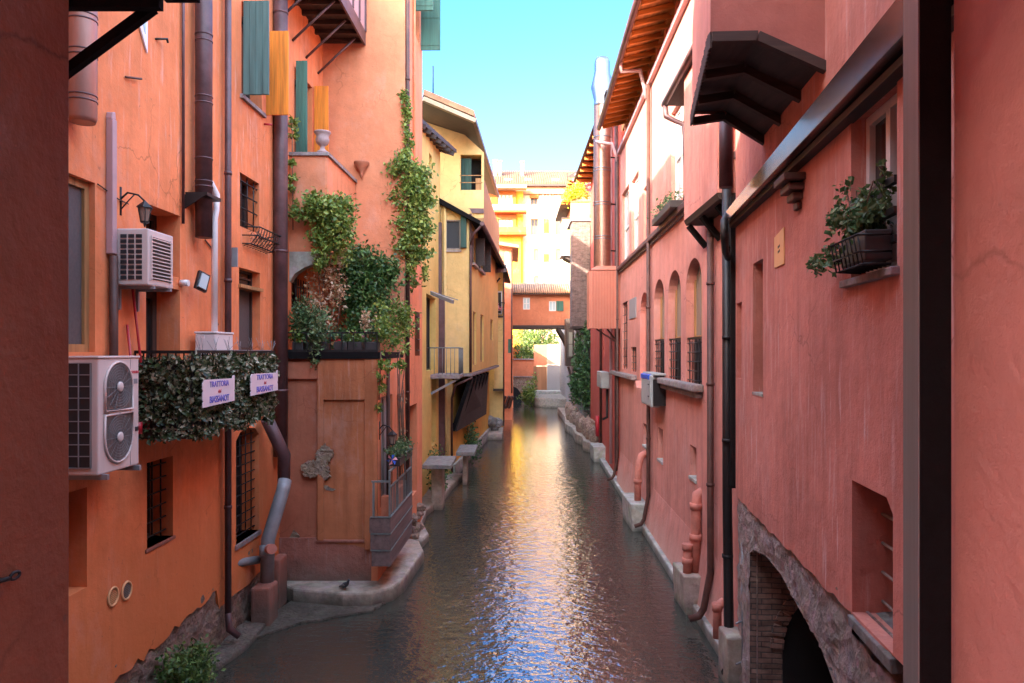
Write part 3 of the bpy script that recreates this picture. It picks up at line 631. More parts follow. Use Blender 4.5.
# mop handles, hooks, vents
for Yb, Yt, lab in ((9.75, 9.55, 'longer leaning red broom handle behind the balcony rail'), (9.5, 9.45, 'short red broom handle standing behind the balcony rail')):
    tag(MB().tube([FL.P(LU(Yb), 4.0, .15), FL.P(LU(Yt), 5.95 if Yt > 9.5 else 5.35, .03)], .016, 8).tube([FL.P(LU(Yb), 3.95, .15), FL.P(LU(Yb), 4.1, .15)], .05, 8).build('broom', 'red_pl'), lab, 'broom')
vent = MB()
for n_, (pa, pb, lab) in enumerate((((112.5, 596.5), 0, 'nearer of two round cream wall vents, low on the orange wall'), ((126, 590.5), 0, 'farther of two round cream wall vents, low on the orange wall'))):
    u = FL.u(pa[0]); z = FL.z(*pa); vt = thing('wall_vent', lab, 'vent', FL.P(u, z, 0)); nn = Vector((FL.n.x, FL.n.y, 0))
    MB().lathe(FL.P(u, z, 0), [(.105, 0), (.125, .005), (.12, .02), (.1, .022), (.098, .006)], 24, nn).build('ring', 'plate', vt)
    MB().lathe(FL.P(u, z, .003), [(.099, 0), (0, .001)], 24, nn).build('mesh', 'ac_dark' if n_ else 'frame_tan', vt)
    g = MB()
    for i in range(9): a = -.09 + .0225 * i; hh = math.sqrt(max(0, .0095 - a * a)); g.box(FL, u + a - .002, u + a + .002, z - hh, z + hh, .005, .009); g.box(FL, u - hh, u + hh, z + a - .002, z + a + .002, .005, .010)
    g.build('wire', 'plate' if not n_ else 'frame_grey', vt)
sg = thing('wall_sign', 'white and blue enamel street sign half hidden by the dark canopy at the top left', 'sign', FL.P(LU(9.6), 9.3, .03))
MB().prism(FL, [(FL.u(119), 9.95), (FL.u(146), 9.95), (FL.u(145.5), 9.02)], .01, .03).build('board', 'white_pl', sg)
MB().prism(FL, [(FL.u(127), 9.95), (FL.u(143.5), 9.95), (FL.u(143), 9.25)], .03, .035).build('blue_field', 'glass_pale', sg)
tag(MB().tube([FL.P(FL.u(124), FL.z(124, 77), .02), FL.P(FL.u(137), FL.z(137, 79), .06)], .015, 6).build('hook', 'brown_pipe'), 'short red iron peg on the orange wall above the cable duct', 'hook')
tag(MB().tube([FL.P(FL.u(155), FL.z(155, 39), .0), FL.P(FL.u(160), FL.z(160, 39), .1), FL.P(FL.u(161), FL.z(161, 43), .1)], .015, 6).build('hook', 'iron'), 'bent black iron hook high on the orange wall', 'hook')
tag(MB().box(FL, FL.u(207), FL.u(211), FL.z(209, 150), FL.z(209, 141), 0, .03).build('socket_plate', 'frame_grey'), 'small grey plate on the orange wall beside the broad flue pipe', 'plate')
b = MB(); b.tube([FL.P(FL.u(204), FL.z(204, 240), .02), FL.P(FL.u(212), FL.z(212, 250), .02), FL.P(FL.u(212), FL.z(212, 310), .02), FL.P(FL.u(217), FL.z(217, 325), .02)], .012, 6); tag(b.build('cable', 'brown_pipe'), 'thin cable looping down beside the white vent pipe', 'cable')
b = MB(); b.tube([FL.P(FL.u(96), FL.z(96, 184), .02), FL.P(FL.u(118), FL.z(118, 200), .02), FL.P(FL.u(127), FL.z(127, 204), .02)], .008, 5); b.tube([FL.P(FL.u(91), FL.z(91, 44), .02), FL.P(FL.u(91), FL.z(91, 78), .02)], .008, 5); tag(b.build('cable', 'iron'), 'thin sagging black cable between the screened window and the lantern', 'cable')
tag(MB().box(FL, LU(12.6), LU(12.64), 6.45, 6.78, .0, .18).build('bracket_flap', 'metal_grey'), 'small grey metal flap on the wall just past the thin brown downpipe', 'flap')
for Y_, zz in ((13.3, 9.42),): tag(MB().tube([FL.P(LU(14.35), zz, 0), FL.P(LU(14.4), zz, .15)], .02, 6).build('shutter_catch', 'red_pl'), 'little red shutter catch under the honey stained shutter', 'catch')

# --- hedge balcony
bl = thing('hedge_balcony', 'iron balcony on the orange house wrapped in dark artificial ivy hedge', 'balcony', (-4.6, 11, 3.9))
FC = Fr((-4.19, 9.69), (-4.10, 12.7), (1, 0)); FCn = Fr((-4.93, 9.69), (-4.19, 9.69), (0, -1)); LC = FC.L
MB().hexa([(-4.93, 9.69, 3.86), (-4.19, 9.69, 3.86), (-4.10, 12.7, 3.98), (-4.86, 12.7, 3.98), (-4.93, 9.69, 3.98), (-4.19, 9.69, 3.98), (-4.10, 12.7, 4.08), (-4.86, 12.7, 4.08)]).build('slab', 'brown', bl)
b = MB(); b.box(FC, 0, LC, 4.98, 5.02, -.03, .03); b.box(FCn, 0, FCn.L, 4.98, 5.02, -.03, .03); b.box(FC, 0, LC, 4.1, 4.13, -.02, .02)
for i in range(40): u = LC * i / 39; b.box(FC, u - .008, u + .008, 4.0, 4.99, -.008, .008)
for i in range(8): u = FCn.L * i / 7; b.box(FCn, u - .008, u + .008, 4.0, 4.99, -.008, .008)
b.build('railing', 'iron', bl)
b = MB()
def hedgeface(b, fr, L, z0, z1, n, dark=0):
    for _ in range(n):
        u = random.uniform(0, L); z = random.uniform(z0, z1); z = z - .1 * (math.sin(u * 5) * .5 + .5) * (1 if z < z0 + .15 else 0)
        b.leaf(fr.P(u, z, random.uniform(-.01, .05) + .035 * math.sin(u * 9) * math.sin(z * 11)), .062, Vector((fr.n.x, fr.n.y, .2)) * 1.1)
hedgeface(b, FC, LC, 3.93, 4.95, 11500); hedgeface(b, FCn, FCn.L, 3.93, 4.93, 1900)
b.build('hedge', 'plastic_ivy', bl)
MB().box(FC, 0, LC, 4.0, 4.9, -.03, -.02).box(FCn, 0, FCn.L, 4.0, 4.9, -.03, -.02).build('backing_net', 'ac_dark', bl)
b = MB()
for i in range(7):
    u = .2 + i * .45
    for k in range(5): b.tube([FC.P(u + k * .03, 5.0, 0), FC.P(u + random.uniform(-.15, .25), 5.2 + random.uniform(-.06, .04), random.uniform(-.08, .08))], .003, 3)
b.tube([FC.P(.1, 5.025, 0), FC.P(LC - .05, 5.025, 0)], .006, 4)
b.build('bird_spikes', 'metal_grey', bl)
for px0, px1, zt0, zb0, lab in ((192.5, 225.5, 379, 408, 'nearer white trattoria sign with blue lettering on the balcony hedge'), (242, 270, 373, 396, 'farther white trattoria sign with blue lettering on the balcony hedge')):
    u0, u1 = FC.u(px0), FC.u(px1); zt, zb = FC.z(px0, zt0 + 1), FC.z(px0, zb0)
    s = thing('restaurant_sign', lab, 'sign', FC.P((u0 + u1) / 2, zb, .08)); c = .035
    pl = [(u0, zb), (u1, zb + .03), (u1, zb + (zt - zb) * .4), (u1 - .02, zb + (zt - zb) * .48), (u1, zb + (zt - zb) * .56), (u1, zt + .03), (u1 - .06, zt + .03), (u1 - .08, zt - .01), (u0 + .05, zt), (u0, zt - .05), (u0, zb + (zt - zb) * .66), (u0 + .025, zb + (zt - zb) * .60), (u0, zb + (zt - zb) * .54), (u0, zb + (zt - zb) * .28), (u0 + .025, zb + (zt - zb) * .22), (u0, zb + (zt - zb) * .16)]
    MB().prism(FC, pl, .125, .135).build('panel', 'sign', s); H_ = zt - zb; W_ = u1 - u0; um = (u0 + u1) / 2
    text('TRATTORIA', .112, FC, um, zb + H_ * .80, .138, 'blue_ink', s, 'lettering', .001, W_ / 1.02)
    text('dal', .07, FC, um, zb + H_ * .53, .138, 'red_ink', s, 'lettering', .001, 1.3)
    text('BIASSANOT', .125, FC, um, zb + H_ * .24, .138, 'blue_ink', s, 'lettering', .002, W_ / 1.08)
# bush at the foot of the orange wall
gb = thing('wild_bush', 'leafy weed bush growing from the broken stone base at the bottom left', 'bush', (-4.6, 10.3, .1))
b = MB(); b.cloud((-4.55, 10.35, .42), (.36, .5, .40), 3200, .065, 50, .22, Vector((.3, 0, .5))); b.cloud((-4.75, 9.75, .25), (.2, .3, .2), 500, .06, 12, .3); b.build('foliage', 'grass', gb)
b = MB()
for _ in range(14): b.tube([(-4.75, 10.3, .0), (-4.6 + random.uniform(-.2, .25), 10.35 + random.uniform(-.4, .4), random.uniform(.4, .8))], .008, 4)
b.build('stems', 'twig', gb)

# ============================================================ LEFT: salmon house with terrace (L2)
L2 = thing('salmon_house', 'tall salmon house behind the planted terrace, with creeper and a downpipe on its canal corner', 'building', (-3.5, 19.5, 0))
FF = Fr((-4.72, 18.4), (-2.66, 18.4), (0, -1)); FS = Fr((-2.66, 18.4), XK(-3.16, 21.3), (1, 0))
wall(FF, [(-.3, -.5), (FF.L, -.5), (FF.L, 20.4), (-.3, 20.4)], [], 'salmon', L2)
r1 = FS.rect(405, 411, 308, 352, 408)
r2 = (FS.uY(20.0), FS.uY(20.8), 13.6, 15.2); r3 = (FS.uY(19.9), FS.uY(20.7), 4.9, 6.1)
r4 = (FS.uY(18.9), FS.uY(20.3), 1.2, 3.6)
wall(FS, [(0, -.5), (FS.L, -.5), (FS.L, 20.4), (0, 20.4)], [(rectp(r2), .25), (rectp(r3), .2), (rectp(r4), .3)], 'salmon_side', L2)
window(L2, FS, r2, .22); window(L2, FS, r3, .18, 'frame_dark', 'glass_grey', 1, 2); grille(L2, FS, r3, .02, 4, 4); window(L2, FS, r4, .28, 'frame_dark', 'darkwood', 2, 1)
block(L2, -18, -3.2, 18.8, 21.2, -.5, 20.4, 'salmon_side')  # raised and drawn out far left, unseen, to shade the yellow gable
MB().wb(-3.2, -2.62, 21.0, 21.3, -.5, 19.9).build('rear_wall', 'salmon_side', L2)
MB().wb(-18.2, -2.3, 18.1, 21.7, 20.4, 20.6).build('roof', 'tiles', L2)  # stretched out of view over the same sun-blocking width
leafshutter(L2, FS, r2[1] + .06, 13.5, 15.3, .03, .58, 'green'); leafshutter(L2, FS, r2[0] - .05, 14.2, 15.3, .03, .5, 'green')
pipe('thin brown downpipe on the canal corner of the salmon house, wrapped by the creeper', [(-2.60, 18.45, 19), (-2.60, 18.45, 1.2)], .05, 'brown_pipe', collars=((11.8, .06), (9, .06), (4, .06)))
pipe('pale thin conduit beside the creeper on the salmon house', [FS.P(1.2, 18.9, .04), FS.P(1.2, 7.5, .04)], .035, 'salmon_side', 'conduit', 'conduit')

# upper slatted balcony
ub = thing('timber_balcony', 'high wooden balcony with dark underside held by slanting iron struts', 'balcony', (-4.3, 16.6, 12.7))
FU = Fr((-4.15 + .40 - .02, 14.6), XK(-4.18, 18.4), (1, 0))
x0u, x1u = -4.18 + .39, -4.18 + .50
MB().hexa([(-4.9, 14.6, 12.72), (x0u, 14.6, 12.72), (x1u, 18.36, 12.72), (-4.72, 18.36, 12.72), (-4.9, 14.6, 12.82), (x0u, 14.6, 12.82), (x1u, 18.36, 12.82), (-4.72, 18.36, 12.82)]).build('floor', 'darkwood', ub)
for i in range(8):
    y = 14.7 + i * .5; MB().wb(-4.82, x0u + (y - 14.6) * .027, y, y + .08, 12.62, 12.718).build('joist', 'darkwood_x', ub)
FUo = Fr((x0u, 14.6), (x1u, 18.36), (1, 0))
MB().box(FUo, 0, FUo.L, 12.6, 12.95, .002, .05).build('fascia', 'purple_pipe', ub)
MB().box(FUo, 0, FUo.L, 12.95, 13.9, .01, .03).build('panel', 'mauve', ub)
b = MB()
for i in range(7): u = FUo.L * i / 6; b.box(FUo, u - .02, u + .02, 12.95, 14.1, .032, .07)
b.box(FUo, 0, FUo.L, 14.1, 14.16, -.03, .07); b.build('railing', 'purple_pipe', ub)
for i in range(4):
    y = 15.1 + i * .95; MB().tube([FL.P(LU(y), 11.75, 0), (x0u - .1 + (y - 14.6) * .027, y, 12.62)], .028, 6).build('strut', 'purple_pipe', ub)

# parapet balcony
pb = thing('masonry_balcony', 'solid walled salmon balcony with a grey coping stone and the urn on its corner', 'balcony', (-4.4, 17, 7))
x_in, x_o = -4.77, -3.96
for nm, args, mt in (('front_panel', (-4.77, -4.0, 15.85, 15.97, 7.15, 9.20), 'salmon'),): MB().wb(*args).build(nm, mt, pb)
FPb = Fr((-3.96, 15.85), XK(-4.39, 18.38), (1, 0))
MB().box(FPb, 0.0, FPb.L, 7.15, 9.20, -.12, 0).build('side_panel', 'salmon_side', pb)
MB().box(FPb, -.06, FPb.L, 9.20, 9.27, -.16, .05).wb(-4.77, -3.93, 15.80, 16.0, 9.203, 9.273).build('coping', 'sillstone', pb)
FPf = Fr((-4.77, 15.85), (-3.96, 15.85), (0, -1))
MB().wb(-4.77, -4.0, 15.97, 18.36, 7.15, 7.3).build('floor', 'salmon', pb)
MB().prism(FPf, [(0, 7.15), (.78, 7.15), (.66, 7.0), (.5, 6.88), (.3, 6.8), (.12, 6.68), (0, 6.5)], -.25, -.001).build('corbel', 'concrete_pale', pb)
ur = thing('garden_urn', 'grey lilac stone urn standing on the coping of the salmon balcony', 'urn', (-4.08, 15.95, 9.27))
MB().lathe((-4.08, 15.93, 9.27), [(.0, 0), (.12, 0), (.12, .04), (.06, .08), (.045, .14), (.07, .17), (.13, .22), (.15, .30), (.13, .36), (.155, .42), (.185, .45), (.175, .47), (.1, .46), (.0, .44)], 20).build('bowl', 'urn', ur)
tag(MB().lathe((-3.72, 18.3, 9.3), [(0, 0), (.02, .02), (.05, .1), (.04, .14), (.13, .26), (.19, .36), (.19, .40), (0, .40)], 14).build('wall_bracket', 'terracotta'), 'small terracotta corbel shelf on the salmon wall beside the urn', 'wall bracket')

# terrace block
tb = thing('terrace_block', 'low burnt orange terrace building with a blind niche and peeling plaster at the water', 'building', (-3.7, 16.5, 0))
FT = Fr((-4.79, 15.2), (-2.75, 15.2), (0, -1)); TU = FT.u
niche = (TU(324), TU(365), FT.z(345, 540), FT.z(345, 400))
peel = [(TU(px), FT.z(px, py)) for px, py in ((301, 466), (309, 460), (316, 461), (317, 452), (322, 446), (325, 443), (329, 447), (334, 450), (332, 458), (328, 462), (329, 470), (331, 476), (325, 480), (320, 474), (312, 477), (305, 476))]
uA = TU(317)
wall(FT, [(0, .25), (uA, .25), (uA, 4.86), (0, 4.86)], [], 'wine', tb, 'wall', o=-.05)
wall(FT, [(uA, FT.z(340, 541))] + jag(uA + .02, FT.z(340, 541), TU(364), FT.z(360, 547), 8, .02) + [(TU(366), FT.z(360, 550)), (TU(372), FT.z(360, 553)), (FT.L, FT.z(360, 549)), (FT.L, 4.86), (uA, 4.86)], [], 'brownorange', tb, 'wall', o=0)
b = MB()   # raised borders that leave the niche recessed
b.box(FT, uA + .02, niche[0], niche[2], 4.86, .002, .05); b.box(FT, niche[1], FT.L - .002, FT.z(360, 549), 4.86, .002, .07); b.box(FT, niche[0], niche[1], niche[3], 4.86, .002, .05)
b.build('pilaster', 'brownorange', tb, .01)
MB().prism(FT, roughen(peel, 7, .03), .004, .054).build('bare_plaster_patch', 'peel', tb)
MB().prism(FT, [(TU(px), FT.z(px, py)) for px, py in ((322, 486), (327, 485), (331, 488), (336, 489), (333, 491), (326, 490))], .003, .012).build('bare_plaster_patch', 'peel', tb)
MB().prism(FT, [(TU(px), FT.z(px, py)) for px, py in ((288, 540), (293, 530), (299, 536), (298, 548), (292, 552))], -.048, -.035).build('bare_plaster_patch', 'peel', tb)
MB().box(FT, 0, FT.L - .004, .2, FT.z(340, 541) + .06, -.1, -.004).build('rough_base', 'winebase', tb)
MB().box(FT, uA - .02, TU(366), FT.z(340, 541) - .03, FT.z(340, 541) + .03, -.02, .03).build('base_moulding', 'winebase', tb, .015)
MB().box(FT, -.05, FT.L + .05, 4.86, 5.0, -3.2, .09).build('terrace_floor', 'blackbeam', tb)
MB().box(FT, 0, uA + .06, 4.45, 4.8, -.045, .02).build('beam', 'wine', tb)
FTs = Fr((-2.75, 15.2), (-2.66, 18.39), (1, 0))
dr = (FTs.uY(15.35), FTs.uY(16.75), 1.75, 4.05); dr2 = (FTs.uY(17.3), FTs.uY(18.2), 1.75, 4.0)
wall(FTs, [(0, .2), (FTs.L, .2), (FTs.L, 4.86), (0, 4.86)], [(rectp(dr), .12), (rectp(dr2), .25)], 'salmon_side', tb)
window(tb, FTs, dr, .1, 'frame_grey', 'grey_board', 2, 1, .07, name='door'); window(tb, FTs, dr2, .22, 'frame_dark', 'darkwood', 1, 1, .07, name='door')
MB().wb(-4.7, -2.95, 15.5, 18.3, -.5, 4.85).build('rear_wall', 'wine', tb)
lantern('black lantern on the orange corner beside the grey door', FTs.P(.1, 3.35, 0), (.8, -.25, 0), .9)
MB().tube([FTs.P(.75, 1.4, .06), FTs.P(.75, 4.86, .06)], .04, 8).build('downpipe', 'brown_pipe', tb)

# balcony of dark boards over the water
db = thing('plank_balcony', 'small balcony of dark weathered boards and grey railings hanging over the canal', 'balcony', (-2.5, 15.8, .7))
FD = Fr((-2.40, 14.62), XK(-2.8, 17.3), (1, 0)); FDn = Fr((-2.78, 14.62), (-2.40, 14.62), (0, -1))
for i in range(3):
    z = .76 + i * .33
    MB().box(FD, 0, FD.L, z, z + .30, -.05, 0).build('side_board', 'deadwood', db, .006)
    MB().box(FDn, -.02 * i, FDn.L - .002, z, z + .30, -.05, -.001).build('front_board', 'deadwood', db, .006)
    MB().box(FD, -.01, FD.L, z + .303, z + .325, -.04, .012).box(FDn, -.02, FDn.L, z + .303, z + .325, -.04, .012).build('edge_strip', 'rail_grey', db)
MB().wb(-2.76, -2.42, 14.68, 17.3, .80, .86).build('floor', 'deadwood', db)
b = MB()
for i in range(4): u = .02 + (FD.L - .04) * i / 3; b.box(FD, u - .018, u + .018, 1.73, 2.62, -.04, -.004)
b.box(FD, 0, FD.L, 2.62, 2.655, -.045, .0); b.box(FDn, 0, FDn.L, 2.42, 2.455, -.04, -.002); b.box(FD, 0, FD.L, 2.3, 2.33, -.04, -.006); b.box(FDn, .02, .06, 1.73, 2.44, -.04, -.006)
for i in range(16): u = .06 + (FD.L - .12) * i / 15; b.box(FD, u - .007, u + .007, 1.73, 2.3, -.03, -.012)
b.build('railing', 'rail_grey', db)
MB().box(FDn, .18, .34, 1.72, 2.12, -.3, -.1).build('storage_box', 'terracotta', db)
def planter(label, u0, u1, z, fr, o0, o1, n, mat='olive', flowers=0, h=.18):
    t = thing('flower_box', label, 'planter', fr.P((u0 + u1) / 2, z, (o0 + o1) / 2)); b = MB()
    b.box(fr, u0, u1, z, z + h, o0, o1); b.build('trough', 'pot', t, .01); c = fr.P((u0 + u1) / 2, z + h + .1, (o0 + o1) / 2)
    b = MB(); dx = abs(fr.d.x) * (u1 - u0) / 2 + abs(fr.n.x) * (o1 - o0) / 2 + .05; dy = abs(fr.d.y) * (u1 - u0) / 2 + abs(fr.n.y) * (o1 - o0) / 2 + .05
    b.cloud(c, (dx, dy, .15), n, .06, max(6, n // 25), .3, Vector((0, 0, .5))); b.build('foliage', mat, t)
    if flowers:
        b = MB(); b.cloud(c + Vector((0, 0, .08)), (dx, dy, .12), flowers, .05, max(4, flowers // 6), .15); b.build('blossom', 'flower_mix', t)
    return t
planter('black trough of green plants on the plank balcony rail nearest the grey door', .5, 1.1, 2.66, FD, -.16, .10, 500)
planter('black trough of green plants farther along the plank balcony rail', 1.3, 2.1, 2.66, FD, -.16, .10, 500)
MB_pw = MB()
pw = thing('toy_windmill', 'pink and blue garden windmill stuck at the plank balcony corner', 'windmill', FD.P(.15, 2.6, 0))
MB().tube([FD.P(.15, 2.2, -.05), FD.P(.15, 2.85, -.05)], .008, 5).build('stick', 'twig', pw)
for k in range(6):
    a = math.tau * k / 6; b = MB(); c = FD.P(.15, 2.85, .0)
    b.poly([c, c + Vector((math.cos(a) * .12, -.02, math.sin(a) * .12)), c + Vector((math.cos(a + .6) * .09, .03, math.sin(a + .6) * .09))]); b.build('vane', 'blue' if k % 2 else 'flower_mix', pw)

# canal ledge under the terrace
def extr(path, z0, z1, name, mat, label=None, cat=None, bev=.04, kind=None):
    b = MB(); b.prism(Fr((0, 0), (1, 0), (0, 1)), path, 0, 1)   # temp in xz, then rotate
    o = MB(); n = len(path); a = o.vs([(x, y, z0) for x, y in path]); c = o.vs([(x, y, z1) for x, y in path])
    for t_ in geometry.tessellate_polygon([[Vector((x, y, 0)) for x, y in path]]): o.f.append(tuple(a + k for k in t_)); o.f.append(tuple(c + k for k in t_[::-1]))
    for k in range(n): o.f.append((a + k, a + (k + 1) % n, c + (k + 1) % n, c + k))
    r = o.build(name, mat, None, bev); tag(r, label, cat, None, kind); return r
ledge = [(-5, 15.3), (-4.55, 14.95), (-4.35, 14.72), (-3.9, 14.6), (-3.3, 14.45), (-2.75, 14.5), (-2.4, 14.85), (-2.25, 15.4), (-2.18, 16.5), (-2.1, 17.6), (-2.3, 18.4), (-2.6, 18.8), (-3, 18.8), (-3, 15.6), (-4.8, 15.6)]
extr(ledge, -.8, .30, 'canal_ledge', 'concrete', 'curved concrete ledge along the water below the wine coloured wall', 'ledge', .05)
silt = [(-5.2, 11.2), (-4.86, 12.0), (-4.55, 12.8), (-4.25, 13.2), (-3.9, 13.6), (-3.3, 13.95), (-2.7, 14.25), (-2.5, 14.7), (-5, 15)]
silt2 = []
for i in range(len(silt) - 1):
    for k in range(4):
        a, c = silt[i], silt[i + 1]; f_ = k / 4; silt2.append((a[0] + (c[0] - a[0]) * f_ + (random.uniform(-.04, .04) if i < 7 else 0), a[1] + (c[1] - a[1]) * f_ + (random.uniform(-.05, .05) if i < 7 else 0)))
extr(silt2, -.6, .035, 'silt_bank', 'silt', bev=.03, kind='structure')
extr([(-5.0, 10.0), (-4.80, 10.1), (-4.62, 11.6), (-4.45, 12.4), (-4.45, 13.4), (-5, 13.6)], -.6, .10, 'footing', 'silt', 'low mortar footing under the orange house by the downpipe foot', 'footing', .05)
# pigeon
pg = thing('pigeon', 'dark grey pigeon perched on the edge of the curved concrete ledge', 'bird', (-3.25, 14.6, .3))
b = MB(); P0 = Vector((-3.3, 14.62, .30))
sp = [(-.17, .035, .012), (-.12, .05, .022), (-.05, .075, .045), (.0, .10, .055), (.05, .13, .048), (.085, .165, .03), (.10, .195, .024), (.115, .215, .025), (.135, .215, .016), (.145, .212, .006)]
b.tube([P0 + Vector((x * .8, -x * .6, z)) for x, z, r in sp], [r for _, _, r in sp], 10); bd = b.build('body', 'pigeon', pg)
MB().tube([P0 + Vector((.112, -.084, .212)), P0 + Vector((.135, -.10, .206))], [.006, .001], 6).build('beak', 'frame_grey', pg)
for s_ in (-1, 1):
    MB().tube([P0 + Vector((.01 * s_, .012 * s_, .06)), P0 + Vector((.01 * s_, .012 * s_, .0))], .005, 5).build('leg', 'terracotta', pg)
    MB().tube([P0 + Vector((-.10 + .03 * s_, .08 + .04 * s_, .06)), P0 + Vector((.0 + .033 * s_, 0 + .042 * s_, .105)), P0 + Vector((.035 + .025 * s_, -.025 + .03 * s_, .11))], [.008, .025, .012], 6).build('wing', 'fan', pg)

# ---------- terrace furniture, plants
tr = thing('terrace_railing', 'low black iron railing along the front of the planted terrace', 'railing', (-3.7, 15.15, 5))
b = MB(); b.box(FT, .1, FT.L, 5.0, 5.05, .0, .06); b.box(FT, .1, FT.L, 5.38, 5.41, .01, .04)
for i in range(9): u = .1 + (FT.L - .12) * i / 8; b.box(FT, u - .012, u + .012, 5.0, 5.4, .012, .036)
b.build('rail', 'iron', tr)
for i, (pa, pb_, mt, nl, fl_, lab) in enumerate(((292, 303, 'ivy', 260, 0, 'small pot plant at the left end of the terrace rail'), (306, 326, 'olive', 500, 8, 'bushy planter with a drooping brown fringe on the terrace rail'), (334, 347, 'olive', 200, 10, 'planter behind the thin iron frame near the middle of the terrace rail'), (348, 362, 'ivy', 240, 16, 'planter with red flowers in the middle of the terrace'), (364, 378, 'olive', 240, 14, 'black planter at the canal corner of the terrace'))):
    planter(lab, TU(pa), TU(pb_), 5.01, FT, -.25, .0, nl, mt, fl_, .2)
for px, py, lab, h in ((335, 341, 'toy windmill with orange and green vanes on the terrace', 0), (375, 330, 'toy windmill with yellow and orange vanes near the terrace corner', 0)):
    c = pixY(px, py, 15.3); t_ = thing('toy_windmill', lab, 'windmill', (c.x, c.y, 5.0)); MB().tube([(c.x, c.y, 5.02), (c.x, c.y, c.z)], .008, 5).build('stick', 'twig', t_)
    for k in range(7):
        a = math.tau * k / 7; MB().poly([c, c + Vector((math.cos(a) * .13, -.03, math.sin(a) * .13)), c + Vector((math.cos(a + .6) * .1, .03, math.sin(a + .6) * .1))]).build('vane', ('red_pl', 'plate', 'green')[k % 3], t_)
def vine(label, name, blobs, mat, stems=(), group=None, cat='creeper', smat='twig'):
    c0 = Vector(blobs[0][0]); t = thing(name, label, cat, c0, group); b = MB()
    for c, rad, n, sz in blobs: b.cloud(c, rad, int(n * 1.7), sz, max(4, n // 18), .26, Vector((.3, -.3, .3)))
    b.build('foliage', mat, t)
    if stems:
        b = MB()
        for s in stems: b.tube(s, .012, 5)
        b.build('stem', smat, t)
    return t
P_ = pixY
def trail(pts, Y, n, sz, rx=.2):      # blobs along a pixel polyline at depth Y
    out = []
    for (px, py, r) in pts: out.append((P_(px, py, Y), (r * Y / F, .22, r * 1.1 * Y / F), n, sz))
    return out
vine('large light green creeper spilling over the salmon balcony towards the terrace', 'creeper', [(P_(323, 206, 15.6), (.42, .4, .25), 700, .085), (P_(305, 212, 15.6), (.3, .25, .18), 260, .08), (P_(340, 215, 15.6), (.3, .35, .35), 700, .085), (P_(330, 235, 15.6), (.36, .3, .4), 700, .085), (P_(345, 240, 15.6), (.22, .3, .4), 420, .08), (P_(321, 256, 15.6), (.2, .2, .25), 200, .08)], 'ivy', [[P_(326, 340, 16), P_(322, 300, 16), P_(328, 230, 16.2)], [P_(336, 340, 16), P_(340, 300, 16), P_(338, 240, 16.2)]])
vine('thin climbing sprig beside the corner pipe at the salmon balcony', 'creeper', trail(((293, 205, 4), (293, 190, 3), (292, 178, 4), (293, 165, 3), (293, 132, 5), (293, 120, 3)), 15.7, 60, .07), 'ivy', [[P_(293, 230, 15.7), P_(292, 120, 15.7)]])
vine('dense dark ivy mass hanging on the salmon wall over the terrace', 'creeper', [(P_(358, 268, 17.5), (.55, .35, .5), 1700, .085), (P_(375, 275, 17.6), (.5, .3, .45), 1200, .085), (P_(388, 268, 17.7), (.3, .25, .25), 350, .08), (P_(360, 298, 17.4), (.5, .35, .5), 1500, .085), (P_(367, 320, 17.2), (.4, .4, .4), 900, .085), (P_(352, 338, 17.0), (.5, .4, .3), 600, .08), (P_(384, 300, 17.5), (.2, .25, .45), 420, .08)], 'ivy_dark', [[P_(362, 348, 17.4), P_(360, 300, 17.6), P_(370, 260, 17.6)]])
vine('tall green creeper climbing the canal corner of the salmon house', 'creeper', [(P_(406, 96, 18.4), (.10, .12, .3), 110, .08), (P_(406, 122, 18.4), (.14, .14, .4), 220, .085), (P_(406, 148, 18.4), (.16, .2, .35), 330, .09)] + [(P_(x, y, 18.5 + .3 * (x > 412)), (rx, .35, rz), n, .095) for x, y, rx, rz, n in ((404, 172, .34, .36, 800), (415, 178, .34, .36, 700), (405, 198, .4, .42, 1000), (419, 200, .34, .42, 800), (410, 226, .42, .42, 1100), (422, 228, .24, .36, 420), (404, 250, .26, .3, 420), (417, 256, .3, .3, 350), (410, 275, .2, .35, 140), (424, 270, .12, .2, 70))], 'ivy', [[P_(406, 420, 18.4), P_(405, 300, 18.4), P_(407, 90, 18.4)], [P_(410, 330, 18.4), P_(409, 240, 18.4)]])
vine('loose stems of dry pinkish leaves behind the terrace flowers', 'dry_climber', [(P_(322, 290, 16.0), (.35, .3, .6), 300, .07), (P_(334, 275, 16.0), (.25, .2, .5), 200, .07), (P_(312, 318, 15.7), (.35, .3, .4), 240, .07), (P_(368, 325, 15.8), (.2, .2, .4), 90, .07)], 'dry', [[P_(318, 345, 15.8), P_(324, 280, 16), P_(330, 250, 16)], [P_(328, 345, 15.8), P_(320, 300, 16), P_(318, 265, 16)]])
vine('tall bushy shrub of mixed green at the left of the terrace', 'potted_shrub', [(P_(306, 318, 15.5), (.3, .25, .4), 420, .07), (P_(317, 325, 15.4), (.35, .25, .35), 420, .07), (P_(316, 345, 15.1), (.2, .15, .35), 300, .06), (P_(296, 325, 15.5), (.15, .2, .3), 160, .07)], 'olive', cat='shrub')
vine('light leafy bush at the canal end of the terrace, reaching across the pipe', 'potted_shrub', [(P_(397, 325, 15.5), (.35, .3, .35), 420, .07), (P_(404, 312, 15.6), (.25, .25, .4), 260, .07), (P_(388, 338, 15.3), (.3, .2, .25), 260, .07), (P_(385, 318, 15.5), (.2, .2, .4), 120, .07)], 'ivy', cat='shrub')
vine('sprigs of ivy trailing down below the terrace corner', 'creeper', trail(((381, 362, 4), (380, 378, 5), (383, 392, 5), (390, 366, 4), (379, 408, 3), (405, 350, 5), (400, 365, 4)), 15.1, 45, .075), 'ivy', [[P_(381, 352, 15.15), P_(379, 400, 15.15)]])
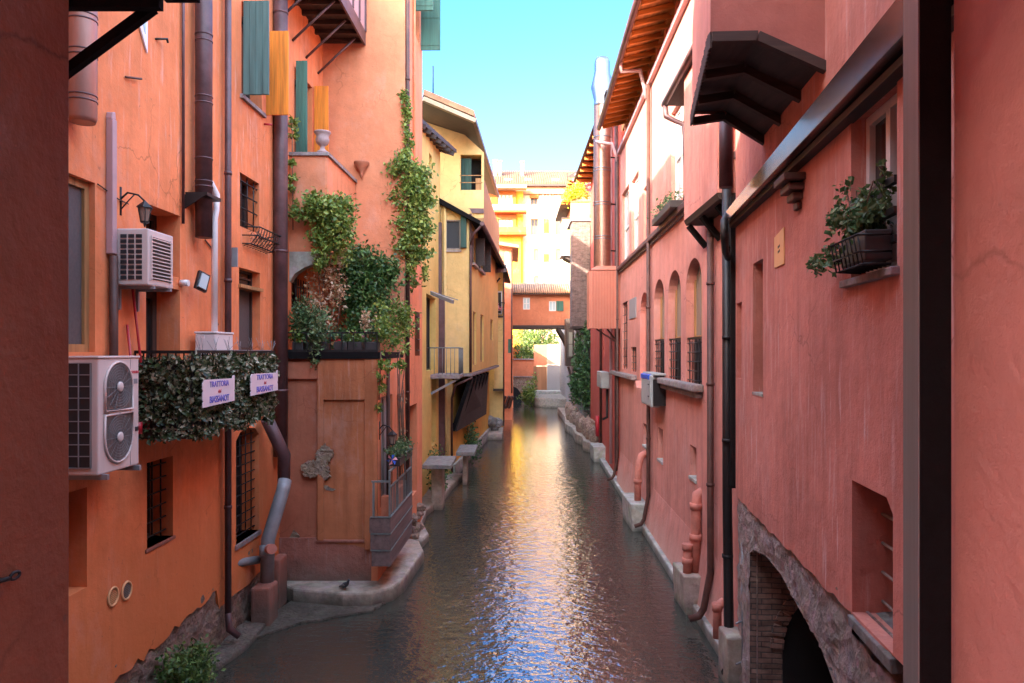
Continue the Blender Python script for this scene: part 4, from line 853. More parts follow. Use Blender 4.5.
vine('bare twining stems on the wall by the grey door of the terrace', 'dry_climber', trail(((401, 400, 5), (403, 430, 5), (402, 460, 6)), 17, 25, .05), 'dry', [[P_(400 + random.uniform(-3, 5), 350 + 8 * i, 16.6), P_(401 + random.uniform(-4, 4), 410, 16.6), P_(402 + random.uniform(-4, 5), 480, 16.4)] for i in range(7)])
lantern('black lantern on the orange wall above the terrace plants', FL.P(LU(16.9), 6.05 + .0, 0), (.9, -.2, 0), 1.0)
ms = MB().wb(-4.45, -4.0, 15.6, 15.9, 5.25, 5.75).build('outdoor_unit', 'ac_dark', None, .02); tag(ms, 'dark little condenser box at the left end of the terrace', 'air conditioner')
MB().lathe((-4.22, 15.6, 5.5), [(.19, 0), (.19, .02), (.15, .03), (0, .03)], 18, Vector((0, -1, 0))).build('fan_rim', 'fan', ms)

# top left canopy of our own building
cn = thing('entrance_canopy', 'dark wooden canopy with a slanting strut at the top left of the opening', 'canopy', (-1.2, 1.7, 5.6))
MB().wb(-1.4, -.76, 1.585, 1.61, 5.745, 5.80).build('board', 'blackbeam', cn)
MB().wb(-1.4, -.745, 1.56, 1.582, 5.728, 5.86).build('edge_board', 'blackbeam', cn)
MB().wb(-.742, -.67, 1.56, 1.59, 5.75, 5.80).build('end_board', 'blackbeam', cn)
MB().bar((-.985, 1.60, 5.59), (-.775, 1.60, 5.745), .02, .02).build('strut', 'blackbeam', cn)
# ============================================================ OUR OWN BUILDING (the window we look through)
own = thing('viewing_house', 'house whose maroon and rose window jambs frame the left and right edges of the view', 'building', (0, 1, 0))
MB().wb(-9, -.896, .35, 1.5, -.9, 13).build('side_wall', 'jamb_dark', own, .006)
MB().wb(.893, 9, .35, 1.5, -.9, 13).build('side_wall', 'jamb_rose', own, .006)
MB().wb(-.9, .9, .35, 1.5, 6.6, 13).build('lintel', 'jamb_rose', own); MB().wb(-.9, .9, .35, 1.5, -.9, 3.9).build('window_sill', 'jamb_rose', own)
MB().wb(-9, 9, -.6, 1.7, 13, 13.2).build('roof', 'tiles', own)
la = thing('shutter_latch', 'small dark iron ring latch on the maroon jamb at the lower left edge', 'latch', (-.89, 1.31, 4.6))
MB().tube([Vector((-.885, 1.318 + .013 * math.cos(a), 4.602 + .006 * math.sin(a))) for a in [math.tau * i / 12 for i in range(13)]], .0028, 6, False).tube([(-.897, 1.29, 4.60), (-.885, 1.305, 4.601)], .004, 6).build('ring', 'black', la)
po = thing('steel_post', 'tall black steel post with a shiny grey side beside the rose jamb', 'post', (.86, 1.52, 3.9))
MB().wb(.826, .892, 1.50, 1.555, 3.9, 6.6).build('web', 'blackbeam', po, .003)
MB().wb(.8225, .8255, 1.499, 1.556, 3.9, 6.6).build('side_plate', 'steel', po)
sb = thing('sun_block_house', 'unseen rose house added across the street to block the sun', 'building', (0, -7, 3)); MB().wb(-14, 12, -9, -6, -.9, 12).build('wall', 'pink', sb); MB().wb(-14.4, 12.4, -9.4, -5.6, 12, 12.3).build('roof', 'tiles', sb)  # out of view, put in to keep sun off the jambs and opening

# ============================================================ RIGHT, near: rose house on brick arches (R1)
R1 = thing('rose_house', 'rose red house close on the right with the flowerpot window, standing on broken masonry arches', 'building', (3, 7, 0))
G1 = Fr((2.105 + .116 * 1.6, 1.6), (2.105 + .116 * 11.3, 11.3), (-1, 0))
def GY(Y): return G1.uY(Y)
w1 = (G1.u(897), G1.u(851), 5.6, 6.93); w2 = G1.rect(852, 893, 480, 612, 852)
w2p = [(w2[0], w2[2]), (w2[1], w2[2]), (w2[1], w2[3]), (w2[0] + .12, w2[3]), (w2[0], w2[3] - .1)]
s1 = G1.rect(753, 763, 264, 392, 753); s2 = G1.rect(736.5, 742, 303, 378, 738)
lowedge = jag(0, 2.85, G1.L, 2.80, 60, .025)
wall(G1, lowedge + [(G1.L, 10.6), (0, 10.6)], [(rectp(w1), .2), (w2p, .42), (rectp(s1), .35), (rectp(s2), .3)], 'pink1', R1, thick=.04)
AO = [(10.35, -.9), (10.35, 2.2), (10.1, 2.3), (9.4, 2.42), (8.6, 2.42), (7.9, 2.3), (7.1, 2.2), (6.4, 1.9), (5.95, 1.4), (5.7, .7), (5.7, -.9)]
arc = [(GY(y), z) for y, z in AO]
lower = [(0, -.9)] + [(GY(5.7), -.9)] + arc[::-1][1:-1] + [(GY(10.35), -.9), (G1.L, -.9), (G1.L, 2.86), (0, 2.86)]
wall(G1, lower, [], 'rough', R1, name='masonry_core', thick=.02, o=-.11)
def inarch(u, z):
    yy = G1.P(u, 0).y
    if yy < 5.7 or yy > 10.35: return False
    for (ya_, za_), (yb_, zb_) in zip(AO[:-1], AO[1:]):
        if yb_ <= yy <= ya_ and ya_ != yb_: return z < za_ + (zb_ - za_) * (ya_ - yy) / (ya_ - yb_)
    return z < 1
rubble_face(G1, 2.2, G1.L, -.4, 2.93, lambda u, z: not inarch(u, z) and not (w2[0] - .1 < u < w2[1] + .1 and z > 2.62), .05, .05, 'torn_masonry', 'rough', R1, -.035)
b = MB(); n = len(arc); a = b.vs([G1.P(u, z, -.02) for u, z in arc]); c = b.vs([G1.P(u, z, -.5) for u, z in arc])
for k in range(n - 1): b.f.append((a + k, a + k + 1, c + k + 1, c + k))
b.build('arch_soffit', 'brick_dark', R1)
b = MB(); a = b.vs([G1.P(u, z, -.5) for u, z in arc]); c = b.vs([G1.P(u, z, -2.6) for u, z in arc])
for k in range(n - 1): b.f.append((a + k, a + k + 1, c + k + 1, c + k))
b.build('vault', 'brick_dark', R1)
jq = [G1.P(GY(10.35), 0, -o_) for o_ in (.04, 2.5)]; FJ = Fr(jq[0].xy, jq[1].xy, (0, -1))
MB().prism(FJ, [(.42, -.9)] + [(1.22 - .8 * math.cos(math.pi * i / 12), .85 + .95 * math.sin(math.pi * i / 12)) for i in range(13)] + [(2.02, -.9)], .0, .012).build('dark_arch_panel', 'void', R1)  # flat black panel paints the darkness of a second arch
ring_ = MB()
for i in range(17):
    a_ = math.pi * (i + .5) / 17; c_ = FJ.P(1.22 - .88 * math.cos(a_), .85 + 1.03 * math.sin(a_), .015); d_2 = FJ.P(-math.cos(a_), math.sin(a_)) - FJ.P(0, 0); ring_.bar(c_ - d_2 * .09, c_ + d_2 * .09, .13, .05, Vector((0, 1, 0)))
ring_.build('brick_ring', 'brick_dark', R1)
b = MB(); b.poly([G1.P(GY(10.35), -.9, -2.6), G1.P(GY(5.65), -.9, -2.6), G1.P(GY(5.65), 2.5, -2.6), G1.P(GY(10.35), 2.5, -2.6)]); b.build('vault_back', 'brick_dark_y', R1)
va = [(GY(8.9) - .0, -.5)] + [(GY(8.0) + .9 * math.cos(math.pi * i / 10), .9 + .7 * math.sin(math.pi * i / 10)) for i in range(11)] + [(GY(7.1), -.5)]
MB().prism(G1, va, -2.59, -2.57).build('dark_arch_panel', 'void', R1)  # black sheet for the dark arch at the back, no real depth
block(R1, 5.2, 12, 1.6, 11.2, -.9, 10.5, 'pink1'); MB().wb(3.47, 5.2, 10.95, 11.28, -.9, 10.5).build('end_wall', 'pink1', R1)
MB().box(G1, -.1, G1.L, 10.6, 10.8, -9, .35).build('roof', 'tiles', R1)
window(R1, G1, w1, .18, 'frame_white', 'glass', 2, 1, .075, fd=.06)
b = MB()
for z in (5.78, 5.98, 6.2): b.box(G1, w1[0], w1[1], z, z + .05, -.03, .02)
b.build('window_rail', 'black', R1)
MB().box(G1, w1[0] - .05, w1[1] + .12, w1[2] - .06, w1[2], -.28, .06).build('sill', 'sillstone', R1, .008)
window(R1, G1, w2, .40, 'frame_dark', 'void', 1, 1, .04)
g = MB(); um = w2[0] + .15
g.tube([G1.P(um + .38, w2[2], -.26), G1.P(um + .38, w2[3], -.26)], .013, 6); g.tube([G1.P(um, w2[2], -.26), G1.P(um, w2[3], -.26)], .013, 6)
for i in range(4): z = w2[2] + .1 + i * .24; g.tube([G1.P(w2[0], z, -.24), G1.P(w2[1], z, -.24)], .013, 6)
g.build('grille', 'frame_grey', R1)
MB().hexa([G1.P(w2[0] - .02, w2[2] - .12, -.4), G1.P(w2[1] + .03, w2[2] - .1, -.4), G1.P(w2[1] + .03, w2[2] - .12, .02), G1.P(w2[0] - .02, w2[2] - .14, .02), G1.P(w2[0] - .02, w2[2] + .03, -.4), G1.P(w2[1] - .0, w2[2] + .03, -.4), G1.P(w2[1] + .03, w2[2] - .03, .03), G1.P(w2[0] - .02, w2[2] - .03, .03)]).build('sill', 'greystone', R1, .01)
for s_ in (s1, s2): window(R1, G1, s_, .33, 'frame_dark', 'void', 1, 1, .03)
MB().box(G1, s1[0], s1[1] + .02, s1[2] - .03, s1[2] + .005, -.3, .01).build('sill', 'concrete_pale', R1)
MB().hexa([G1.P(0, 7.0, 0), G1.P(G1.L, 6.94, 0), G1.P(G1.L, 6.95, .18), G1.P(0, 7.02, .18), G1.P(0, 7.36, 0), G1.P(G1.L, 7.12, 0), G1.P(G1.L, 7.11, .18), G1.P(0, 7.36, .18)]).build('metal_fascia', 'flash', R1, .006)
MB().box(G1, 0, G1.L, 6.90, 6.96, -.02, .10).build('underside_board', 'darkwood', R1)
b = MB(); 
for i, (wd, z) in enumerate(((.46, 6.75), (.36, 6.66), (.26, 6.57), (.16, 6.48))):
    c = G1.u(800); b.box(G1, c - wd / 2, c + wd / 2, z - .0, z + .075, 0, .05 + .055 * (3 - i))
b.build('brick_corbel', 'brown_pipe', R1, .012)
ys = thing('survey_plate', 'small cream orange plate with two slanting black marks on the rose wall', 'plate', G1.P(G1.u(780), 6, 0))
yr = G1.rect(775.5, 785, 233, 266, 780); MB().prism(G1, [(yr[0], yr[2]), (yr[1], yr[2]), (yr[1], yr[3] - .02), (yr[0], yr[3] + .03)], .002, .015).build('panel', 'plate', ys)
zc = (yr[2] + yr[3]) / 2; uc = (yr[0] + yr[1]) / 2
for dz in (.028, -.028): MB().prism(G1, [(uc - .05, zc + dz - .002), (uc - .05, zc + dz + .024), (uc + .04, zc + dz + .012), (uc + .04, zc + dz - .014)], .015, .018).build('mark', 'black', ys)
pv = planter('dark basket planter with a straggly shrub on the rose house window sill', G1.u(893), G1.u(866), 5.66, G1, .0, .19, 10, 'olive', 0, .22)
b = MB(); pc = G1.P(G1.u(872), 6.02, .11)
b.cloud(pc, (.13, .27, .15), 1200, .05, 26, .25, Vector((0, 0, .3))); b.cloud(pc + Vector((-.02, .18, .2)), (.05, .08, .2), 110, .045, 8, .2); b.cloud(pc + Vector((.05, -.28, .18)), (.06, .08, .2), 160, .045, 8, .2)
b.cloud(G1.P(G1.u(846), 5.80, .13), (.08, .22, .12), 220, .045, 12, .25); b.cloud(G1.P(G1.u(834), 5.74, .15), (.05, .14, .08), 90, .045, 6, .25); b.build('shrub', 'olive', pv)
b = MB()
for dy, dz in ((.3, .5), (-.3, .4), (.05, .4), (.5, -.05), (.7, -.08), (-.1, .3)): b.tube([G1.P(G1.u(874), 5.8, .1), G1.P(G1.u(874) + dy * .5, 5.86 + dz * .5, .12), G1.P(G1.u(874) + dy, 5.88 + dz * .9, .11)], .006, 4)
b.build('branches', 'twig', pv)
b = MB(); ua, ub = G1.u(894), G1.u(864)
for z, oo in ((5.63, .21), (5.72, .23), (5.84, .25)): b.tube([G1.P(ua, z, .02), G1.P(ua, z, oo), G1.P(ub, z, oo), G1.P(ub, z, .02)], .008, 5)
for i in range(8): u = ua + (ub - ua) * i / 7; b.tube([G1.P(u, 5.84, .25), G1.P(u, 5.63, .21), G1.P(u, 5.62, .02)], .006, 5)
b.build('basket', 'iron', pv)
# big oriel
orl = thing('oriel', 'large pink box oriel with shade-darkened front and dark timber underside on the rose house', 'oriel', (2.6, 8, 7.7))
Na, Nb, Nc = (1.84, 7.94), (2.27, 7.95), (2.92, 7.66); Fa, Fb, Fc = (2.29, 8.02), (2.70, 8.02), (3.22, 7.70); YN, YF = 6.86, 9.4
p3 = lambda a, y, dz=0: (a[0], y, a[1] + dz)
b = MB(); b.poly([p3(Na, YN), (Na[0], YN, 10.7), (Fa[0], YF, 10.7), p3(Fa, YF)]); b.build('side_wall', 'pink', orl)
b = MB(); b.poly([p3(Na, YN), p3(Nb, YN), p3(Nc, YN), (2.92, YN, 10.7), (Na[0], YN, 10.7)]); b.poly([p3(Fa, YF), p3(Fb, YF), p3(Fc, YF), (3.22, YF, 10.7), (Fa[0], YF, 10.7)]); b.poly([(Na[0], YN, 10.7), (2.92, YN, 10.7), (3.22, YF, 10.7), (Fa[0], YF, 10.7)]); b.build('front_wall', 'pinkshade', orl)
b = MB()
for A_, B_ in (((Na, Fa), (Nb, Fb)), ((Nb, Fb), (Nc, Fc))): b.poly([p3(A_[0], YN + .02, .03), p3(B_[0], YN + .02, .03), p3(B_[1], YF - .02, .03), p3(A_[1], YF - .02, .03)])
b.build('underside', 'darkwood', orl)
for i in range(4):
    t_ = i / 3; y = YN + (YF - YN) * t_; L = lambda a, c: (a[0] + (c[0] - a[0]) * t_, y, a[1] + (c[1] - a[1]) * t_ - .03)
    q1, q2, q3 = Vector(L(Na, Fa)), Vector(L(Nb, Fb)), Vector(L(Nc, Fc)); q1.z -= .06 if t_ else 0
    sg_ = MB(); sg_.bar(q1 + Vector((.01, .0, 0)), q2, .08, .09).bar(q2, q3, .08, .09); sg_.build('rib', 'darkwood_x', orl)
b = MB(); 
zz = [(Na[1], YN)];
for i in range(26):
    t_ = i / 25; y = YN + (YF - YN) * t_; x = Na[0] + (Fa[0] - Na[0]) * t_; z = Na[1] + (Fa[1] - Na[1]) * t_ + .0
    h_ = .10 + .10 * ((i * 7) % 5) / 5; b.wb(x - .004, x + .012, y, y + .1, z - .12, z + h_ * .3)
b.build('frayed_edge', 'darkwood', orl)
tag(MB().tube([(2.86, 9.9, 8.3), (2.86, 9.9, 7.2)], .09, 12).build('gutter_pipe', 'purple_pipe'), 'wide dark pipe coming down from under the big oriel', 'downpipe')
dp = pipe('long black downpipe running down the corner between the two pink houses into the canal', [(3.35 - .0, 11.55, 9.0), (3.36, 11.55, 2.7), (3.36, 11.45, .35), (3.33, 11.35, .18), (3.24, 11.2, .14)], .075, 'black', collars=())
for z in (6.6, 5.2, 3.6, 1.8): MB().tube([(3.355, 11.52, z), (3.355, 11.52, z + .05)], .088, 12).build('collar', 'black', dp)
MB().wb(3.37, 3.47, 11.40, 11.5, 2.9, 7.4).build('second_pipe', 'black', dp)
pipe('short dark S-shaped gutter elbow at the end of the metal fascia', [(3.42, 11.3, 7.15), (3.28, 11.2, 7.12), (3.15, 11.0, 6.95), (3.13, 10.9, 6.7), (3.2, 11.1, 6.5), (3.33, 11.4, 6.45)], .05, 'black', 'gutter_elbow', 'gutter')
tag(MB().tube([(3.43, 11.0, -.3), (3.43, 11.0, 2.3)], .022, 6).tube([(3.43, 11.0, 1.0), (3.30, 10.9, 1.0)], .015, 5).tube([(3.43, 11.0, .4), (3.30, 10.9, .4)], .015, 5).build('cable_run', 'metal_grey'), 'pale vertical conduit at the edge of the dark brick arch', 'conduit')
tag(MB().wb(3.20, 3.5, 11.0, 11.5, -.6, .75).build('pedestal', 'concrete', None, .03), 'tall concrete pedestal behind the foot of the black downpipe', 'pedestal')

# ============================================================ RIGHT: long pink house (R2)
R2 = thing('long_pink_house', 'long pink house with three arched grilled windows and orange timber eaves', 'building', (4.5, 20, 0))
G2 = Fr(XK(3.296, 11.3), XK(3.296, 27.6), (-1, 0)); Lr = G2.L
def HY_(Y): return G2.uY(Y)
holes = []; todo = []
ar = []
for pa, pb, yt, yb, yg in ((686, 702, 258, 388, 338), (668, 681, 216 + 54, 383.5, 339), (654, 664.5, 279, 379.6, 340)):
    r = G2.rect(pa, pb, yt, yb, pb); pz = G2.rect(pa, pb, yt, yb, pa); zt = G2.z((pa + pb) / 2, yt); zb = G2.z(pb, yb); zg = G2.z((pa + pb) / 2, yg)
    u0, u1 = r[0], r[1]; rad = (u1 - u0) / 2; ar.append((u0, u1, zb, zt, zg)); holes.append((arch(u0, u1, zb, zt - rad * .8, 12, .8), .24))
bl_ = G2.rect(640, 649, 292, 392, 649); rad = (bl_[1] - bl_[0]) / 2
holes.append((arch(bl_[0], bl_[1], 3.9, G2.z(644.5, 292) - rad * .9, 12, .9), .16))
rects = [(G2.rect(622, 629, 190, 263, 625), .3, 'up'), (G2.rect(631.5, 638.5, 176, 254, 635), .3, 'up'), (G2.rect(643.5, 648.5, 186, 241, 646), .3, 'up'), (G2.rect(671, 683, 104, 203, 677), .3, 'big'),
         (G2.rect(622.5, 627.5, 302, 369, 625), .25, 'gr'), (G2.rect(631, 636.5, 347, 372, 634), .25, 'gr'), (G2.rect(690, 696.5, 446, 478, 693), .3, 'lo'), (G2.rect(658, 663, 428, 460, 660), .3, 'lo'), (G2.rect(643, 648, 424, 446, 645), .3, 'lo')]
for r, d_, k in rects: holes.append((rectp(r), d_))
outer = [(0, -.8), (Lr, -.8), (Lr, 12.35), (0, 12.35)]
wall(G2, outer, holes, 'pink', R2)
for i, (u0, u1, zb, zt, zg) in enumerate(ar):
    window(R2, G2, (u0, u1, zg, zt + .05), .22, 'frame_tan', 'glass_grey', 2, 1, .06); window(R2, G2, (u0, u1, zb, zg), .22, 'frame_dark', 'void', 2, 1, .06)
    grille(R2, G2, (u0, u1, zb + .02, zg), -.05, 5, 5, .012); MB().box(G2, u0, u1, zg - .02, zg + .02, -.06, -.03).build('transom_bar', 'iron', R2)
for r, d_, k in rects:
    if k in ('up', 'big'): window(R2, G2, r, .15, 'frame_white', 'glass_pale', 1 if k == 'up' else 2, 2, .09)
    else:
        window(R2, G2, r, d_ - .03, 'frame_dark', 'void', 1, 1, .05)
        if k == 'gr': grille(R2, G2, r, -.05, 3, 8 if r[3] - r[2] > 1.4 else 4)
        if k == 'lo': MB().box(G2, r[0] - .02, r[1] + .02, r[2] - .06, r[2] + .01, -.28, .03).build('sill', 'concrete_pale', R2, .005)
MB().box(G2, bl_[0] - .02, bl_[1] + .02, 3.88, G2.z(644.5, 292) + .05, -.24, -.158).build('blind_panel', 'pink', R2)
vr = G2.rect(630, 636.5, 298, 318, 634); MB().box(G2, *vr, .002, .03).build('vent_panel', 'grey_board', R2)
sl = MB()
us, ue = G2.u(704), G2.u(661)
zs = G2.z(702, 391); sl.box(G2, us, ue, zs - .02, zs + .13, 0, .22); sl.box(G2, us + .1, ue - .05, zs - .14, zs - .023, 0, .14); sl.build('window_ledge', 'sillstone', R2, .03)
us, ue = G2.u(637), G2.u(615); zs = G2.z(634, 377); MB().box(G2, us, ue, zs - .08, zs + .08, 0, .2).build('window_ledge', 'sillstone', R2, .03)
# batter and curb
b = MB()
b.hexa([G2.P(0, .1, 0), G2.P(Lr, .1, 0), G2.P(Lr, .1, .16), G2.P(0, .1, .16), G2.P(0, 1.3, -.002), G2.P(Lr, 1.3, -.002), G2.P(Lr, 1.3, .003), G2.P(0, 1.3, .003)]).build('battered_foot', 'pink', R2)
MB().box(G2, 0, Lr + 8, -.8, .2, 0, .24).build('kerb', 'concrete_pale', R2, .03)
# string course, loggia, cornice
MB().box(G2, 0, Lr, 8.02, 8.14, 0, .14).build('string_course', 'purple_pipe', R2, .01); MB().box(G2, 0, Lr, 7.94, 8.015, 0, .06).build('moulding', 'sillstone', R2)
MB().box(G2, 0, Lr, 12.36, 12.5, -.2, .12).build('cornice', 'mauve', R2, .01)
MB().box(G2, 0, Lr, 13.2, 13.45, -.35, -.05).build('top_beam', 'orangeboard', R2)
for i in range(12): u = Lr * (i + .5) / 12; MB().box(G2, u - .12, u + .12, 12.5, 13.2, -.3, -.08).build('loggia_pier', 'salmon_side', R2); MB().box(G2, 0, Lr, 12.5, 13.2, -.5, -.4).build('loggia_wall', 'lit_yellow', R2)
EV = G2; ez = 13.02; ex = .836   # eave edge offset and height
b = MB(); b.hexa([G2.P(0, 13.62, -1.5), G2.P(Lr - 1.1, 13.62, -1.5), G2.P(Lr - 1.1, ez + .05, ex), G2.P(0, ez + .05, ex), G2.P(0, 13.72, -1.5), G2.P(Lr - 1.1, 13.72, -1.5), G2.P(Lr - 1.1, ez + .12, ex), G2.P(0, ez + .12, ex)]); b.build('soffit', 'orangeboard', R2)
for i in range(28):
    u = .1 + (Lr - 1.4) * i / 27; MB().hexa([G2.P(u, 13.40, -1.2), G2.P(u + .1, 13.40, -1.2), G2.P(u + .1, ez - .06, ex - .06), G2.P(u, ez - .06, ex - .06), G2.P(u, 13.56, -1.2), G2.P(u + .1, 13.56, -1.2), G2.P(u + .1, ez + .045, ex - .06), G2.P(u, ez + .045, ex - .06)]).build('rafter', 'orangewood', R2)
MB().tube([G2.P(0, ez, ex + .06), G2.P(Lr - 1.1, ez, ex + .06)], .085, 10).build('gutter', 'purple_pipe', R2)
b = MB(); b.hexa([G2.P(0, 14.5, -5), G2.P(Lr - 1.1, 14.5, -5), G2.P(Lr - 1.1, ez + .125, ex), G2.P(0, ez + .125, ex), G2.P(0, 14.9, -5), G2.P(Lr - 1.1, 14.9, -5), G2.P(Lr - 1.1, ez + .2, ex), G2.P(0, ez + .2, ex)]); b.build('roof', 'tiles', R2)
block(R2, 5.0, 12, 11.3, 27.5, -.8, 13.2, 'pink'); MB().wb(4.05, 5.0, 27.4, 27.6, -.8, 13.2).build('end_wall', 'red', R2)
# jettied bay at the near end
by = thing('jettied_bay', 'small pink bay on black brackets beyond the big pink oriel', 'bay', (3.1, 13, 7.5))
MB().hexa([(3.22, 11.6, 7.5), (3.7, 11.6, 7.5), (3.75, 14.1, 7.5), (3.28, 14.1, 7.5), (3.22, 11.6, 10.2), (3.7, 11.6, 10.2), (3.75, 14.1, 10.2), (3.28, 14.1, 10.2)]).build('wall', 'pink', by)
MB().hexa([(3.25, 11.6, 7.40), (3.6, 11.6, 7.40), (3.66, 14.08, 7.40), (3.31, 14.08, 7.40), (3.21, 11.6, 7.495), (3.6, 11.6, 7.495), (3.66, 14.08, 7.495), (3.27, 14.08, 7.495)]).build('floor', 'darkwood', by)
for y in (12.0, 13.0, 13.95): MB().bar((3.66, y, 6.98), (3.33, y, 7.38), .08, .10).build('bracket', 'blackbeam', by)
MB().hexa([(3.15, 11.6, 10.22), (3.8, 11.6, 10.22), (3.9, 15.7, 10.22), (3.27, 15.7, 10.22), (3.15, 11.6, 10.3), (3.8, 11.6, 10.5), (3.9, 15.7, 10.5), (3.27, 15.7, 10.3)]).build('roof', 'darkwood', by)
MB().tube([(3.13, 11.6, 10.28), (3.25, 15.8, 10.28)], .07, 10).tube([(3.25, 15.7, 10.25), (3.27, 15.7, 10.0), (3.4, 15.5, 9.85), (3.56, 15.3, 9.7), (3.60, 15.2, 8.3), (3.56, 15.2, 8.1)], .055, 10).build('gutter', 'purple_pipe', by)
# pipes on R2
def rpipe(label, px, z0, z1, r, mat='brown_pipe', off=.1, foot=True, **kw):
    u = G2.u(px); pts = [G2.P(u, z1, off), G2.P(u, z0 + .9, off), G2.P(u, z0 + .25, off + .12), G2.P(u - .0, z0 + .12, off + .2), G2.P(u, z0 + .06, off + .38)] if foot else [G2.P(u, z1, off), G2.P(u, z0, off)]
    o = pipe(label, pts, r, mat, **kw)
    for z in (2.6, 4.4, 6.2): MB().tube([G2.P(u, z, off), G2.P(u, z + .05, off)], r * 1.2, 10).build('collar', mat, o)
    return o
rpipe('brown downpipe with a kicked foot just before the long black pipe', 716, .15, 7.4, .062)
rpipe('brown downpipe passing behind the blue topped meter box', 652, .15, 12.35, .055)
rpipe('brown downpipe at the far end of the long pink house', 620, .15, 12.3, .055)
pipe('pale curving offset pipe under the orange eaves nearest the viewer', [G2.P(G2.u(652), 13.0, .86), G2.P(G2.u(650), 12.85, .8), G2.P(G2.u(651), 12.8, .3), G2.P(G2.u(650), 12.4, .16), G2.P(G2.u(649.5), 12.1, .1)], .05, 'mauve')
pipe('pale curving offset pipe under the orange eaves by the metal flue', [G2.P(G2.u(619), 13.0, .86), G2.P(G2.u(620), 12.85, .8), G2.P(G2.u(620), 12.8, .3), G2.P(G2.u(620), 12.4, .16), G2.P(G2.u(620), 12.1, .1)], .05, 'mauve')
# meter boxes
mx = thing('meter_cabinet', 'grey plastic meter cabinet with a blue corner on the pink wall under the arched windows', 'meter box', G2.P(G2.u(655), 3.7, .2))
mr = (G2.u(665), G2.u(654), 3.62, 4.42); MB().box(G2, *mr, .12, .34).build('case', 'meter', mx, .03)
MB().box(G2, mr[0] + .06, mr[1] - .12, mr[2] + .05, mr[3] - .12, .34, .36).build('door', 'meter', mx, .015); MB().box(G2, mr[0] + .3, mr[1] - .03, mr[3] - .12, mr[3] + .01, .2, .37).build('blue_cap', 'blue', mx, .02)
MB().box(G2, mr[0] - .12, mr[0], mr[2] + .05, mr[3] - .1, .0, .3).build('backing', 'black', mx); MB().box(G2, mr[0] - .14, mr[1], mr[3] + .0, mr[3] + .05, 0, .3).build('hood', 'meter', mx, .01)
for z in (mr[2] + .25, mr[2] + .55): MB().box(G2, mr[0] + .2, mr[0] + .4, z, z + .03, .36, .368).build('vent', 'black', mx)
tag(MB().prism(G2, [(G2.u(644), 3.95), (G2.u(641), 3.95), (G2.u(643), 4.15)], 0, .22).build('corbel_stub', 'pink'), 'little pink wedge shaped corbel on the wall left of the meter cabinet', 'corbel')
# pedestals and terracotta pipes
def ped(label, x0, x1, y0, y1, h, mat='concrete'): tag(MB().hexa([(x0 + .02, y0, -.6), (x1, y0, -.6), (x1, y1, -.6), (x0 + .02, y1, -.6), (x0 - .04, y0 + .04, h), (x1, y0 + .04, h), (x1, y1, h), (x0 - .04, y1, h)]).build('pedestal', mat, None, .03), label, 'pedestal')
ped('large concrete block carrying two terracotta pipes at the foot of the pink wall', 3.31, 3.8, 14.05, 15.1, .72)
ped('concrete block with a bent terracotta pipe, halfway along the pink wall', 3.36, 3.9, 20.6, 22.4, .75, 'concrete_pale')
ped('far small concrete block at the end of the pink wall', 3.72, 4.3, 33.5, 35, .7, 'concrete_pale')
def tp(label, pts, r=.09, col=()):
    o = pipe(label, pts, r, 'terracotta_pipe', 'drain_pipe', 'drain pipe')
    for i in col: c = Vector(pts[i]); MB().tube([c - Vector((0, 0, .06)), c + Vector((0, 0, .06))], r * 1.22, 12).build('socket', 'terracotta_pipe', o)
tp('tall terracotta drain pipe bending into the pink wall above the large concrete block', [(3.57, 14.4, .72), (3.57, 14.4, 1.4), (3.58, 14.4, 2.0), (3.62, 14.45, 2.2), (3.8, 14.5, 2.3)], .1, (1, 2))
tp('short capped terracotta drain stub on the large concrete block', [(3.40, 14.35, .72), (3.40, 14.35, .95), (3.40, 14.35, 1.22)], .085, (1, 2))
tp('bent terracotta drain pipe on the middle concrete block', [(3.60, 21.2, .75), (3.60, 21.2, 1.3), (3.62, 21.2, 1.7), (3.72, 21.3, 2.0), (3.9, 21.4, 2.1)], .1, (1,))
tp('low terracotta stub near the foot of the black downpipe', [(3.30, 11.9, .4), (3.30, 11.9, .9), (3.42, 11.9, 1.0)], .07, (1,))
planter('planter of small green shrubs on the ledge of the tall white upper window', G2.u(684), G2.u(664), 8.14, G2, .02, .3, 500, 'olive', 0, .16)

# ============================================================ RIGHT: red house with flue (R3)
R3 = thing('red_house', 'red plastered house behind the metal flue, its top catching sunlight', 'building', (4.8, 34, 0))
G3 = Fr(XK(3.33, 27.6), XK(3.33, 42), (-1, 0))
h3 = [(G3.rect(596, 598, 330, 350), .2)]
wall(G3, [(0, -.8), (G3.L, -.8), (G3.L, 14.7), (0, 14.7)], [((rectp((3, 3.5, 2.3, 4.2))), .25), ((rectp((6.5, 7.0, 4.8, 6.4))), .25), (rectp((9, 9.8, 11, 12.8)), .25)], 'red', R3)
for r in ((3, 3.5, 2.3, 4.2), (6.5, 7.0, 4.8, 6.4), (9, 9.8, 11, 12.8)): window(R3, G3, r, .22, 'frame_dark', 'glass', 1, 2, .05)
MB().wb(4.5, 10, 27.7, 42, -.8, 14.6).build('end_wall', 'redorange', R3); MB().wb(3.9, 10.3, 27.4, 42.4, 14.7, 15).build('roof', 'tiles', R3)
for i in range(12): y = 28.2 + i * 1.2; MB().wb(3.6, 4.6 + .0, y, y + .12, 14.52, 14.695).build('rafter', 'orangewood', R3)
MB().wb(3.5, 4.6, 27.6, 42.3, 14.70, 14.78).build('eave_board', 'darkwood', R3)
fu = thing('metal_flue', 'tall copper tinted metal flue with a stainless cowl rising above the corrugated box', 'flue', (3.46, 28.4, 8.3))
MB().lathe((3.46, 28.4, 8.2), [(.33, 0), (.33, 6.2)], 24).build('shaft', 'copper', fu)
